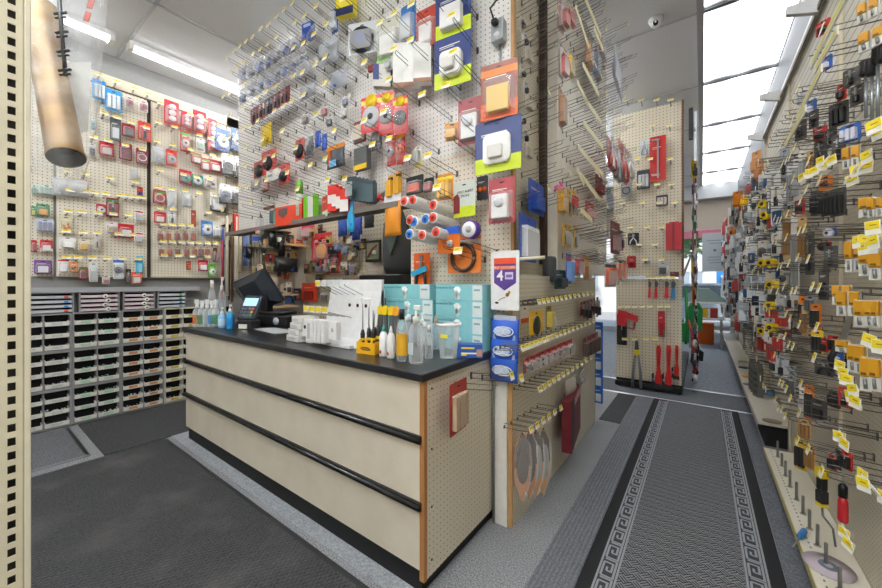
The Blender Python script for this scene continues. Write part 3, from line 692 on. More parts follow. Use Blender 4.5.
def put(wall, px, kind, label, cat, off=.1, yaw=None, name=None, **kw):
    loc, w, h = wall.span(*px, off)
    if yaw is None: yaw = RND.uniform(-.09, .09)
    nm = {'tool':'carded_tool','disc':'carded_disc','bars':'carded_set','bulbs':'bulb_pack','device':'plug_timer_pack','snips':'carded_cutter','ring':'carded_ring','':'printed_card','square':'alarm_pack','lumps':'parts_pack'}.get(kw.get('prod','slab'),'blister_pack')
    if kind == 'card': return carded(name or nm, label, cat, loc, wall.rz, w, h, yaw=yaw, **kw)
    if kind == 'box':
        d = kw.pop('d', .035); return carton(name or 'carton', label, cat, loc, wall.rz, w, h, d, yaw=yaw, **kw)
    if kind == 'bag':
        d = kw.pop('d', .05); return bag(name or 'poly_bag', label, cat, loc, wall.rz, w, h, d, yaw=yaw, **kw)
# ================= LEFT WALL GOODS =================
GL = 'carded goods on the left pegboards'
def L(u0, v0, u1, v1, card, prod, col, desc, kind='card', off=.075, w=W_LEFT, **kw):
    if kind == 'card': kw.update(card=card, prod=prod, col=col); kw.setdefault('d', .022)
    elif kind == 'bag': kw.update(col=card, inner=col)
    elif kind == 'box': kw.update(base=card)
    o = put(w, (u0, v0, u1, v1), kind, desc, 'package' if kind != 'box' else 'box', off, group=GL, **kw)
L(92,80,106,100,'#2f8fd0','bars','#dfe8ee','bright blue pack with clear window, top left of the left pegboard')
L(105,90,122,111,'#3a9bd8','bars','#e8eef2','blue carded pack with white tubes in the top row')
L(125,97,134,108,'#d8c6c4','disc','#b9656a','small clear pack with pink disc under the top row hooks, beside the blue pack')
L(139,101,148,112,'#dccbc7','disc','#b0565c','small clear pack with pink disc next to the dark board gap')
L(110,118,121,141,'#4a4c4e','slab','#d9dde0','dark card with tall silver product like a mirror')
L(122,124,135,137,'#a33438','slab','#5d6063','dark red wide card with grey bar, upper left pegboard')
L(138,122,151,141,'#d6483c','tool','#33343a','orange red card beside the dark board gap', bl=.1)
L(91,117,96,131,'#d8e2e4','slab','#4aa3b0','narrow white and teal pack beside the wrapped pipe')
L(88,143,96,156,'#e2e0da','slab','#2b2b2e','narrow white pack with black bars beside the wrapped pipe')
L(99,142,114,156,'#b8343c','slab','#c9b9b4','red card with pale pink product, third row of the left pegboard')
L(119,143,132,160,'#8f2a3c','ring','#26262a','dark red card with coiled black cord, middle one of three')
L(136,149,148,164,'#8f2a3c','ring','#d8d8da','dark red card with pale coil, nearest the dark board gap')
L(52,178,70,196,'#e8eaec','','#c2c6ca','bulging clear bag of fittings on the left pegboard, first of two','bag', d=.07)
L(66,180,89,197,'#e8eaec','','#aeb3b8','bulging clear bag of fittings on the left pegboard, second of two','bag', d=.07)
L(129,169,138,181,'#e6e8ea','','#c5868a','small clear bag with pink bits on the left pegboard','bag', d=.03)
L(137,187,143,198,'#c8442e','slab','#2b4a8c','tiny red and blue pack near the dark board gap', foot='#2b4a8c', bl=0)
L(96,204,106,214,'#b52f35','disc','#e4e2de','small red card with white ring beside a tall dark red card')
L(106,198,119,217,'#94252e','tool','#33343a','tall dark red card with green header', head='#3c8f4f')
L(135,210,143,222,'#e9e7e2','slab','#b9bcbe','white card with small red header, upper one by the board gap', head='#c4303a')
L(134,232,143,243,'#e9e7e2','slab','#cdd0d2','white card with red header, second one by the board gap', head='#c4303a')
L(60,216,72,232,'#d9d2b0','lumps','#d9a22e','clear pack of orange and yellow bits at the far left', col2='#d9572e')
L(118,224,134,238,'#c8252e','slab','#f0eeea','bright red card with white plug')
L(59,237,76,249,'#e9e8e2','slab','#f2f1ec','stacked white switch plates in a wide pack', d=.035, bl=.05)
L(78,239,89,251,'#ddd3bd','slab','#d9b24a','white and yellow pack right of the switch plates', bl=.1)
L(106,222,117,234,'#dfd6d2','slab','#b9a184','pale pink pack with tan product in the middle of the left pegboard')
L(94,234,100,249,'#e6ded4','tool','#d08a6a','slim clear pack with orange bit on the left pegboard')
L(58,258,69,273,'#ebe8e2','slab','#e8e8e8','white pack with red band on the bottom row', head='#b5262c')
L(70,262,78,272,'#d88a4a','lumps','#d98a3a','small orange pack on the bottom row')
L(79,267,88,279,'#b3242c','disc','#7a1d22','red pack with green top on the bottom row', head='#3f7f4a')
L(89,262,98,282,'#dfe4e2','slab','#bcc4c6','white and clear pack hanging below the left pegboard')
L(113,258,124,279,'#d6dadd','disc','#5b5e62','blue headed clear shell with round grey fan', head='#3a68b8', off=.09)
L(136,256,143,274,'#58b4d8','slab','#8fd0e6','light blue tall pouch on the bottom row', bl=0)
L(126,269,131,283,'#3a2a26','tool','#c23a2e','thin black pack with red stripe below the left pegboard')
L(131,272,142,284,'#d8552e','slab','#e8e4de','orange and white pack at the bottom edge')
L(102,276,110,284,'#dcd6d2','slab','#a8494c','small pinkish white pack hanging under the board')
LS = W_LEFT
L(38,185,55,195,'#cfdcd4','bars','#9fb8a8','greenish clear pack in the recessed strip', off=.02)
L(31,185,37,195,'#cfdcd4','bars','#9fb8a8','clear pack cut by the slotted post, upper', off=.02)
L(36,204,50,216,'#5e9a72','slab','#e0a83c','green pack with orange label in the recessed strip', off=.02)
L(36,219,54,232,'#c3c8d8','bars','#8e93b0','pale blue grey pack in the recessed strip', off=.02)
L(31,240,37,252,'#c02c34','slab','#a02028','red pack cut off by the slotted post', off=.02)
L(40,240,53,252,'#c6333b','slab','#f0eeea','red card with white half in the recessed strip', off=.02, foot='#eeeeee')
L(34,260,52,274,'#7a4a90','slab','#e9e4ee','purple framed pack at the foot of the recessed strip', off=.02)
L(31,206,36,216,'#5e9a72','slab','#d8d04a','green pack cut off by the slotted post', off=.02)
# right board
L(164,101,179,125,'#d03a4a','bulbs','#f2e8ea','large red carded three-bulb pack, first in the top row', d=.05)
L(181,112,191,128,'#c82e40','bulbs','#f2e8ea','red carded bulb pack, second in the top row', d=.045)
L(193,111,206,133,'#b82838','bulbs','#efe8ea','large red carded bulb pack, third in the top row', d=.05)
L(208,119,217,138,'#c83c46','bulbs','#e4dcde','red carded bulb pack, last in the top row', d=.04)
L(180,131,190,152,'#b52a30','disc','#d9cfc9','tall red card with green header under the bulb packs', head='#5cae3c')
L(196,138,205,151,'#dcd3cf','slab','#7fa37f','pale clear pack in the second row')
L(208,133,218,150,'#cc3b48','bulbs','#e6dfe0','red card with clear bulbs in the second row')
L(152,147,166,163,'#e3e7ea','','#c3c9ce','clear bag of pale parts beside the dark board gap','bag', d=.05)
L(166,150,177,166,'#d8443c','disc','#a7a9ac','orange red card with grey disc', bl=.2)
L(191,153,202,164,'#a8242c','slab','#d5cfc8','red card with green header, left of a pair', head='#5aa83c')
L(200,158,210,171,'#b0262e','slab','#d5cfc8','red card with green header, middle of the pair', head='#5aa83c')
L(209,160,222,172,'#c42a34','slab','#e3dcd6','broad red card beside the green headed pair', head='#7a1820')
L(179,170,192,184,'#b5283a','disc','#2f8f7c','red card holding teal rings')
L(192,175,203,185,'#1f8f7c','disc','#d5d8d8','teal card with grey disc')
L(204,175,216,189,'#d9cfc4','lumps','#a58a78','clear pack with brownish bits beside the teal card')
L(153,190,166,204,'#bb2530','ring','#ddd6cf','red card with white ring beside the dark board gap', head='#4d9a44')
L(167,191,177,209,'#e4e6e8','','#d5d8da','clear bag with white parts in the fourth row','bag', d=.04)
L(180,192,192,207,'#e4e6e8','','#c9ccd0','second clear bag with white parts in the fourth row','bag', d=.04)
L(154,212,166,223,'#c42f3a','slab','#e6e2dd','red card with white plug under the ring card')
L(168,212,176,224,'#e2dfda','tool','#c04a4a','white card with small plug in the fifth row')
L(191,210,196,227,'#9a4a34','slab','#a4553c','narrow tall brown card hanging alone', bl=0)
L(210,193,226,212,'#e6e4e0','slab','#dcdad6','tilted white pack with black corner', foot='#2a2a2c')
L(201,221,213,236,'#3f7fc8','disc','#e6ecf2','blue and white carded wheel')
L(213,226,221,237,'#e8e6e2','slab','#d6d4d0','white pack beside the blue wheel card')
for r, (v0, v1, xs) in enumerate(((231, 241, (160,168,177,185,193)), (247, 256, (161,169,177,186,194,201,207)))):
    for i, u in enumerate(xs):
        L(u-3, v0, u+3, v1, '#cdbfb2', 'bars', ('#a4553c', '#b5603f', '#8d4a3c')[i % 3], f'small clear pack of brown anchors in the {("upper","lower")[r]} row of brown packs', bl=.08, off=.05)
L(213,248,217,262,'#8d4030','tool','#8a8c90','slim brown and grey pack at the end of the lower brown row')
L(186,261,191,270,'#b04a34','slab','#c87454','tiny brown red pack below the rows of brown packs', bl=0)
L(198,260,208,271,'#bb2832','slab','#ececec','small bright red pack near the board foot')
L(208,264,216,277,'#5fae3e','disc','#dfe6da','bright green pack at the lower right board corner')
# darker rack right of the boards
W_RK = Wall('X', XL, PI/2)
o = MB().box(-.40, .38, -.13, 0, 0, .012, M('#2c2a29', .6)).build('rack_shelf', None, (XL, 2.18, 1.865), PI/2); tag(o, 'upper dark shelf end under the blue packs', 'shelf')
o = MB().box(-.40, .38, -.13, 0, 0, .012, M('#2c2a29', .6)).build('rack_shelf', None, (XL, 2.18, 1.635), PI/2); tag(o, 'lower dark shelf end above the brooms', 'shelf')
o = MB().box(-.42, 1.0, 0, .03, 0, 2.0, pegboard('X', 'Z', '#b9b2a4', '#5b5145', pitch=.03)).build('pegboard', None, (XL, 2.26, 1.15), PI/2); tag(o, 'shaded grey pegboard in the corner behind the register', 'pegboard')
L(215,129,230,151,'#3d5f9f','disc','#e1e6ee','blue card with white round part, left of a pair', off=.1)
L(231,129,242,150,'#4a6aa5','disc','#e8ecf2','blue card with white round part, right of a pair', off=.1)
L(241,140,250,156,'#d8a85a','lumps','#b8803a','orange brown clear pack beside the blue cards', off=.1)
L(222,154,234,176,'#eceae6','disc','#3a3b3e','white card with round dark dial, first of four', off=.12, foot='#26262a')
L(235,157,246,179,'#eceae6','disc','#33343a','white card with round dark dial, second of four', off=.12, foot='#26262a')
L(219,184,231,204,'#e6e4e0','disc','#5b6a80','white card with grey dial on the lower dark shelf', off=.12, foot='#1f1f22')
L(231,187,243,205,'#e6e4e0','disc','#2b3240','white card with black dial on the lower dark shelf', off=.12, foot='#1f1f22')
L(243,172,250,200,'#cfc79a','tool','#6a6240','olive narrow pack hanging between the dark shelves', off=.12)
L(246,163,258,184,'#c8554a','tool','#2d2422','red card with black latch beside the white dials', off=.14)
# hooks on the left wall
def lrow(v0, u_list, slope, rown, b):
    for i, u in enumerate(u_list):
        p = W_LEFT.at(u, v0+slope*(u-u_list[0]), .085)
        hook('short', W_LEFT, p.y, p.z-.01, f'short steel hook with yellow tag in {rown} row of {b} pegboard', group='short hooks on the left pegboards')
lrow(77, (99,116,134,148), .39, 'top', 'left'); lrow(105, (160,171,190,203,219), .38, 'top', 'second')
lrow(115, (104,117,131,146), .35, 'second', 'left'); lrow(124, (158,174), .3, 'second', 'second'); lrow(137,(199,210),.3,'second','second')
lrow(139, (93,108,125,142), .25, 'third', 'left'); lrow(143, (157,172,190,212), .25, 'third', 'second')
lrow(173, (68,85,110,135), .16, 'fourth', 'left'); lrow(172, (160,183,196,209), .18, 'fourth', 'second')
lrow(192, (70,84,94,106,120,128,135,142), .10, 'fifth', 'left'); lrow(189, (158,171,185,199,214), .14, 'fifth', 'second')
lrow(213, (68,82,98,113,128), .06, 'sixth', 'left'); lrow(210, (160,173,208), .08, 'sixth', 'second')
lrow(233, (66,83,97,118,132), .05, 'seventh', 'left'); lrow(226, (163,172,181,190,208), .03, 'seventh', 'second')
lrow(259, (66,78,92,107,122,138), .02, 'bottom', 'left'); lrow(243, (163,172,181,190,198,207,215), .03, 'eighth', 'second'); lrow(257, (164,178,192,207), .02, 'bottom', 'second')
# ================= GOODS ON THE TALL WHITE PEGBOARD =================
GU = 'packages on the tall white pegboard'
NAVY = '#33427a'; LIME = '#cfe02c'
def U(u0, v0, u1, v1, kind, desc, off=.11, w=W_UP, cat=None, name=None, yaw=None, **kw):
    return put(w, (u0, v0, u1, v1), kind, desc, cat or ('box' if kind == 'box' else 'package'), off, group=GU, name=name, yaw=yaw, **kw)
U(437,-14,470,35,'card','navy and lime card with square white thermostat, topmost', card=NAVY, foot=LIME, prod='slab', col='#eeedea', d=.04, bl=0, yaw=.12)
U(436,30,470,86,'card','navy and lime card with angled white chime, second from the top', card=NAVY, foot=LIME, prod='square', col='#f0efeb', d=.05, bl=0, yaw=.12)
t = U(476,119,521,172,'card','large navy and lime card with a white square alarm', card=NAVY, foot=LIME, prod='square', col='#f4f3f0', d=.03, bl=0, yaw=.05, off=.15)
U(482,62,517,118,'card','orange framed brown card with small yellow timer', card='#8a3f1e', head='#e07a22', foot='#e8641c', prod='slab', col='#e8c24a', d=.03, bl=.1, yaw=.15, off=.16)
U(459,98,483,144,'card','dull red card with white plug-in timer, left of the navy alarm card', card='#a8565a', prod='device', col='#f1f0ee', d=.03, bl=.12, yaw=.1)
U(489,178,515,223,'card','dull red card with white plug-in timer, below the navy alarm card', card='#b04a50', prod='device', col='#f4f3f2', d=.03, bl=.12, yaw=.02, off=.13)
U(417,8,436,47,'card','red card with narrow white sensor beside the blue pack', card='#b5402e', prod='slab', col='#f0eeea', d=.02, bl=.1)
U(401,4,416,44,'card','blue edged card with white thermostat and small display', card='#3c78b8', prod='slab', col='#dfe5e8', d=.03, bl=.12)
U(379,18,400,60,'card','pale card with long white control and green foot', card='#c9c8b8', foot='#8fc06a', prod='slab', col='#efeee9', d=.03, bl=.12, yaw=.2)
U(396,45,409,90,'box','white shelf-edge carton, left of three tilted cartons', base='#ecebe6', d=.05, panels=((0,1,0,.12,'#8a5a3c'),), yaw=.5)
U(406,47,419,88,'box','white carton with brown underside, middle of three tilted cartons', base='#f1f0ec', d=.05, panels=((0,1,0,.1,'#8a5a3c'),), yaw=.5)
U(416,44,430,84,'box','white carton with brown underside, right of three tilted cartons', base='#e8e6e1', d=.05, panels=((0,1,0,.1,'#8a5a3c'),), yaw=.5)
U(388,62,400,88,'card','navy striped card behind the white cartons', card='#2c3566', foot='#7fbf7a', prod='', col='#fff', bl=0, off=.04)
U(376,66,388,88,'box','small white carton with navy side, turned at an angle', base='#dedad2', d=.04, panels=((.0,.35,.3,1,'#3a4684'),), yaw=.7)
U(340,-10,353,17,'box','yellow and navy carton at the top edge of the photo', base='#e8d830', d=.05, panels=((0,1,0,.28,'#2c3566'),(.2,.8,.5,.7,'#f5efc0')), yaw=.3)
U(304,23,312,38,'box','small royal blue carton in the second row of hooks', base='#2d52ae', d=.02, panels=((.15,.85,.7,.9,'#b9c8ea'),), yaw=.2)
U(332,8,338,33,'card','thin navy and white strip card near the ceiling', card='#3a5aa0', prod='bars', col='#dfe4f0', bl=0)
o = U(352,22,373,54,'card','oval black clamshell with blue and red print', card='#cfd2d4', prod='disc', col='#2b2d33', col2='#4a6ac8', d=.03, bl=.2, yaw=.4)
U(318,40,339,64,'bag','clear bulky pack of grey parts high on the left', col='#d3d7dd', inner='#6d7280', d=.08)
U(330,70,347,88,'bag','clear pack with blue and black print, lower left cluster', col='#cfd3dc', inner='#53609a', d=.06)
U(296,60,308,76,'bag','clear pack with purple ring in the third row', col='#d9dbe2', inner='#7d76a8', d=.05)
U(300,84,316,98,'bag','clear pack of purple grey clips in the fourth row', col='#d5d6de', inner='#6a6896', d=.05)
for r, (u0, v0, n_, du, dv) in enumerate(((238,72,9,8.6,-5.2), (240,92,8,8.2,-5.0))):
    for i in range(n_):
        u = u0+du*i; v = v0+dv*i
        U(u, v-4, u+9, v+11, 'bag', f'small clear pack of bluish parts in the {("upper","lower")[r]} left cluster', col='#d6d8de', inner=('#6c78b4','#8b8d98','#4f62b0')[i % 3], d=.05, a=.15)
for i in range(10):
    u = 251+3.6*i; v = 112-2.4*i
    U(u, v-4, u+6, v+12, 'card', 'maroon and black small pack in the dense diagonal row', card=('#7a3a3c','#4a3a3c','#8d4a4a')[i % 3], prod='tool', col='#222', d=.012, bl=0, off=.16-.01*(i % 2))
U(253,106,258,124,'card','pinkish red ribbon of clips left of the yellow bag', card='#b5747a', prod='bars', col='#c9989a', bl=0)
U(261,124,272,145,'bag','bright yellow bag hanging at the left', col='#e4c21c', inner='#c9a414', d=.04, a=1)
U(295,139,305,160,'card','red card with two black knobs beside a dark pouch', card='#cc5a52', prod='disc', col='#1c1c1e', d=.02, bl=0)
U(304,134,314,158,'bag','dark grey pouch with white top', col='#8a8c8e', inner='#2b2c2e', header='#e3e3e1', d=.04, a=.4)
U(315,131,321,147,'bag','blue bottle-shaped pack, left of a blue pair', col='#3558b4', inner='#27448f', d=.03, a=1)
U(322,134,327,150,'bag','blue bottle-shaped pack, right of a blue pair', col='#3a5cb5', inner='#27448f', d=.03, a=1)
t = U(327,146,345,168,'bag','orange and charcoal work glove pack with a blue label', col='#4c5258', inner='#3a3e44', header='#e48a2a', d=.05, a=1)
MB().box(-.03, .04, -.034, -.03, .0, .045, M('#7ec0e4', .5)).build('blue_label', t); MB().box(-.05, -.03, -.03, .02, .02, .12, M('#e06a20', .5)).build('orange_side', t)
U(356,148,369,170,'box','dark grey tall carton with yellow foot', base='#5b5d5c', d=.04, panels=((0,1,0,.22,'#e8b818'),))
U(354,121,366,143,'card','brown and white carded tool behind the red disc packs', card='#7a3a34', prod='bars', col='#d8c4a8', bl=.1)
U(371,131,382,150,'bag','dark clear pack under the red disc packs', col='#9a9c9e', inner='#4a3a38', d=.05)
for u0, v0, u1, v1, d1, d2, nm in ((363,96,380,132,'#b9bbbd','#3a3a3c','left'),(380,92,393,134,'#8f9194','#202022','middle'),(394,96,407,134,'#3b3b3d','#77797b','right')):
    t = U(u0, v0, u1, v1, 'card', f'red and yellow card with a round saw disc, {nm} of three', card='#cf2f34', head='#f0c818', prod='disc', col=d1, col2=d2, d=.012, bl=.08, yaw=.2, off=.16)
    _, w_, h_ = W_UP.span(u0, v0, u1, v1, .16)
    MB().lathe([(w_*.28, -.002), (w_*.28, -.004)], M('#f0c818', .4), (0, 0, h_*.86), 18, 'y').build('yellow_badge', t)
U(364,95,377,109,'card','black and gold round badge pack left of the red disc cards', card='#d8d4c6', prod='ring', col='#1f1c18', d=.01, bl=0)
U(369,66,373,72,'box','tiny red carton high on a hook', base='#a83226', d=.02)
U(387,132,396,166,'card','red and yellow card with grey wheel, left of a pair', card='#c8342c', head='#f0c818', prod='disc', col='#9a9c9e', d=.02, bl=.06)
U(397,130,405,164,'card','red and yellow card with orange disc, right of a pair', card='#c8342c', head='#f0c818', prod='disc', col='#e4641e', d=.02, bl=.06)
U(415,146,421,167,'card','narrow pale pack with yellow tag at its foot', card='#c9c8bc', foot='#f0dc2c', prod='bars', col='#b9bab4', bl=0)
U(446,123,458,141,'card','amber yellow blister box under the red timer card', card='#d8942a', prod='slab', col='#efb93c', d=.03, bl=.15, yaw=.3)
U(406,176,424,194,'card','wide orange and black card with red scraper', card='#26262a', prod='slab', col='#e4502a', d=.02, bl=.1, off=.08)
U(424,178,434,192,'card','small black and red card beside the orange scraper', card='#2b2224', prod='slab', col='#b0343a', d=.02, bl=.1, off=.08)
U(438,174,453,200,'card','yellow handled knives in a fanned pack', card='#e0922a', prod='bars', col='#f2bb2a', d=.03, bl=.06, off=.12, head='#f3e04a')
t = U(453,181,476,217,'card','white and lime alarm card with a dark red badge', card='#d3d9cf', foot=LIME, prod='', col='#fff', bl=0, off=.12)
_, w_, h_ = W_UP.span(453, 181, 476, 217, .12)
MB().prism([(-w_*.48,h_*.12),(-w_*.2,h_*.12),(-w_*.2,h_*.55),(-w_*.3,h_*.68),(-w_*.48,h_*.6)], -.004, -.0015, M('#7a1f24', .4)).build('dark_red_badge', t)
text('FIRST ALERT', w_*.13, M('#2b2f33', .5), t, (w_*.05, -.003, h_*.70)); text('SMOKE', w_*.13, M('#2b2f33', .5), t, (w_*.05, -.003, h_*.58))
t = U(477,176,488,200,'card','black card with two orange smiling circles', card='#2a2528', prod='', col='#fff', bl=0, off=.08)
_, w_, h_ = W_UP.span(477, 176, 488, 200, .08)
for sx in (-.2, .2): MB().lathe([(w_*.2, -.0015), (w_*.2, -.005)], M('#ee6a1e', .4), (sx*w_, 0, h_*.45), 14, 'y').build('orange_disc', t)
U(388,175,395,200,'card','narrow yellow pencil-like pack, left of a pair', card='#e8a22c', head='#2a2624', prod='bars', col='#f0b53a', bl=0, off=.1)
U(396,171,402,197,'card','narrow yellow pencil-like pack, right of a pair', card='#e8a22c', head='#2a2624', prod='bars', col='#f0b53a', bl=0, off=.1)
U(384,196,402,236,'bag','orange bag with white print left of the roller sleeves', col='#e8942a', inner='#d6781c', header='#e6e6ee', d=.05, a=1)
t = U(438,227,460,253,'card','blue white and orange sanding pack on the lower board', card='#e9762a', head='#f3f1ec', prod='', col='#fff', bl=0, off=.17, yaw=0)
_, w_, h_ = W_UP.span(438, 227, 460, 253, .17)
MB().box(-w_/2, w_/2, -.004, -.0015, h_*.72, h_, M('#2d5cc0', .4)).build('blue_band', t); MB().lathe([(w_*.14, -.002), (w_*.12, -.02)], M('#c9c5c0', .4), (w_*.1, 0, h_*.35), 12, 'y').build('round_part', t)
U(448,236,481,273,'card','large orange and white card holding a thin black ring', card='#f0873a', head='#e9e5de', prod='ring', col='#4a3428', d=.02, bl=0, off=.09, yaw=0)
tr = thing('tape_roll', 'purple edged round roll of white tape', 'tape roll', W_UP.at(471.5, 230, .15))
MB().lathe([(.045,.02),(.047,.0),(.047,-.024),(.040,-.026)], M('#5b3a9c', .4), n=24, axis='y').build('purple_rim', tr)
MB().lathe([(.040,-.022),(.040,-.029),(.015,-.029)], M('#efeef0', .4), n=24, axis='y').lathe([(.018,-.028),(.018,-.031)], M('#b9b7bb', .4), n=14, axis='y').build('white_label_face', tr)
t = U(414,253,430,287,'card','orange card with crossed black snips and a teal band', card='#e8621e', prod='snips', col='#222', col2='#1f2c30', d=.02, bl=0, off=.05, yaw=0)
_, w_, h_ = W_UP.span(414, 253, 430, 287, .05)
MB().box(-w_*.5, w_*.5, -.028, -.024, h_*.38, h_*.54, M('#2f9fc8', .5), T=Matrix.Translation((0,0,h_*.46)) @ Matrix.Rotation(-.3, 4, 'Y') @ Matrix.Translation((0,0,-h_*.46))).build('teal_band', t)
# electrical outlet box and its cord
ob = thing('outlet_box', 'grey metal double outlet box with a black plug, high on the white board', 'outlet', W_UP.at(501, 46, .0))
MB().rbox(-.034, .034, -.05, 0, 0, .118, M('#a9adb0', .35, .5), .005).build('metal_box', ob)
for z in (.03, .082): MB().lathe([(.017, -.05), (.017, -.053)], M('#d9dbdc', .4), (0, 0, z), 16, 'y').build('socket', ob)
MB().tube([(0, -.01, -.0), (0, -.01, -.16)], .007, M('#9ea2a4', .4, .4), 8).build('conduit', ob)
MB().rbox(-.016, .016, -.085, -.052, .07, .10, BLK, .006).tube([(0, -.08, .09), (-.01, -.10, .14), (.02, -.09, .175), (.08, -.07, .19), (.14, -.05, .205)], .005, BLK, 8).build('plug_and_cord', ob)
# paint roller sleeves
def roller(u, v, colour, lab, L=.21, r=.0275):
    p = W_UP.at(u, v, .25)
    t = thing('roller_sleeve', lab, 'paint roller', p)
    T = Matrix.Rotation(math.radians(-4), 4, 'X')
    MB().lathe([(r*.98, .003), (r, .01), (r, L-.01), (r*.95, L)], M('#e3e1de', .5), n=20, axis='y', T=T).build('wrapped_nap', t)
    MB().lathe([(r*1.02, .004), (r*1.04, 0), (r*.9, -.001)], M('#f1efec', .5), n=20, axis='y', cap=True, T=T).build('white_rim', t)
    MB().lathe([(r*.84, -.001), (r*.82, -.004), (r*.5, -.004)], M(colour, .4), n=20, axis='y', T=T).lathe([(r*.40, -.004), (r*.38, -.006)], M({'#e2462e': '#8e1c12', '#1f7ad0': '#0d3f80'}[colour], .5), n=14, axis='y', T=T).build('core_ring', t)
RR, RB = '#e2462e', '#1f7ad0'
for u, v, c in ((404,201,RR),(413,200,RR),(433,205,RR),(410,220,RR),(414,222,RB),(425.5,219,RB),(433,217.5,RR),(409.5,234,RB),(422,235,RR),(436,232,RR)):
    row = 'top' if v < 210 else ('middle' if v < 227 else 'bottom')
    roller(u, v, c, f'white roller sleeve with a {"red" if c == RR else "blue"} core in the {row} row')
# lower left of the white board
def cardR(*a, **k): return U(*a, **k)
U(262,150,276,171,'card','red card with black caster wheels, upper of the wheel cards', card='#c8554e', prod='caster', col='#1e1e20', d=.025, bl=0, off=.1)
U(254,161,266,177,'card','red card with two small black caster wheels', card='#c4524c', prod='caster', col='#222224', d=.025, bl=0, off=.12)
U(279,164,290,184,'card','red card with a single black caster wheel, right one', card='#cc5148', prod='caster', col='#1d1d1f', d=.025, bl=0, off=.1)
U(268,170,280,181,'box','small white carton with grey stripe between the wheel cards', base='#e6e3dd', d=.03, panels=((.1,.5,.4,.6,'#9a9c9e'),))
U(250,178,262,190,'bag','clear pack of dark hardware above the dark shelf', col='#d0cbc8', inner='#6a5a58', d=.04)
U(262,178,270,192,'card','dark red narrow pack above the dark shelf', card='#9a3a38', prod='slab', col='#c9b0aa', bl=0)
for i, (u, v, c) in enumerate(((303,112,'#6a5a5c'),(322,104,'#b04a4a'),(327,114,'#4a4c52'),(342,106,'#c8c4be'),(343,94,'#8a8fae'),(386,57,'#c7cad2'))):
    U(u, v, u+7, v+13, 'card', 'small dull carded part hanging on a long hook of the white board', card='#d2cec8', prod='slab', col=c, d=.02, bl=.05)
t = thing('spray_can', 'tall green and white tube pack standing above the dark shelf', 'tube', W_UP.at(299.5, 216, .10))
MB().lathe([(.026, 0),(.026,.17)], M('#dfe4d8', .4), n=16).lathe([(.0265, .17),(.0265,.26),(.02,.275)], M('#6fae3c', .4), n=16).lathe([(.0268,.05),(.0268,.12)], M('#c3c9b0', .4), n=16).lathe([(.012,.275),(.012,.29)], WHITE, n=10).build('tube_body', t)
U(306,196,316,220,'box','bright green and white carton beside the green tube', base='#7fd02c', d=.05, panels=((.5,1,0,1,'#e3dfe0'),), off=.09)
t = U(280,201,303,225,'box','orange red carton with a grey shield print', base='#e4472a', d=.06, panels=((0,1,.78,1,'#d8c8c0'),), off=.10, yaw=.1)
_, w_, h_ = W_UP.span(280, 201, 303, 225, .10)
MB().prism([(-w_*.35,h_*.70),(-w_*.02,h_*.70),(-w_*.02,h_*.45),(-w_*.18,h_*.30),(-w_*.35,h_*.45)], -.033, -.0305, M('#6c5a5c', .5)).build('shield_print', t)
U(271,211,275,223,'box','dark grey small bottle-like carton above the shelf', base='#4c5558', d=.03, off=.09)
U(275,211,280,223,'box','teal small carton above the shelf', base='#3fae9a', d=.03, off=.09)
t = thing('wall_device', 'grey and white device with a red corner and black antenna', 'device', W_UP.at(260, 234, .10))
MB().rbox(-.035, .04, -.025, .02, 0, .14, M('#d2d0ce', .4), .006).build('body', t); MB().box(-.036, -.012, -.027, -.025, .015, .06, M('#d8402e', .4)).build('red_corner', t); MB().lathe([(.005,0),(.004,.05)], BLK, (.005, 0, .14), 8).box(-.02, .03, -.01, .01, .14, .15, BLK).build('antenna', t)
for i, (u, v) in enumerate(((331,186),(335,188),(339,190),(343,193))):
    U(u, v, u+6, v+(26 if i == 0 else 19), 'box', f'red and white narrow carton in the row left of the dark slabs', base='#dd3226', d=.05, panels=((0,1,.0 if i else .3,.62,'#ece6e2'),), yaw=.35, off=.14)
U(320,196,330,217,'card','red hinged card with green and white print', card='#d33a2c', foot='#dfe8cc', prod='', col='#fff', bl=0, off=.12, yaw=-.3)
for i in range(6):
    U(350+3.9*i, 178+.8*i, 355+3.9*i, 200+.6*i, 'box', 'dark teal flat slab in the tight row of six', base='#44585e', d=.05, panels=((0,1,.85,1,'#2f3d42'),), yaw=.25, off=.12)
U(345,182,352,196,'card','grey card at the front of the teal slabs', card='#aab0b0', prod='', col='#fff', bl=0, off=.2)
U(348,197,354,232,'bag','cyan blue hanging bag below the teal slabs', col='#2ea6dc', inner='#1c6fb0', d=.04, a=1, off=.12)
t = thing('plier', 'red handled plier pack lying right of the teal slabs', 'pliers', W_UP.at(380, 202, .08), 0)
MB().tube([(-.05,0,.0),(-.01,0,.03),(.02,0,.05)], [.012,.014,.008], M('#d8322c', .4), 8).tube([(-.04,0,.025),(.0,0,.03),(.03,0,.01)], [.012,.013,.008], M('#c42a26', .4), 8).build('red_handles', t)
MB().prism([(.015,.04),(.05,.07),(.04,.03),(.02,.02)], -.005, .005, STEEL).build('jaws', t)
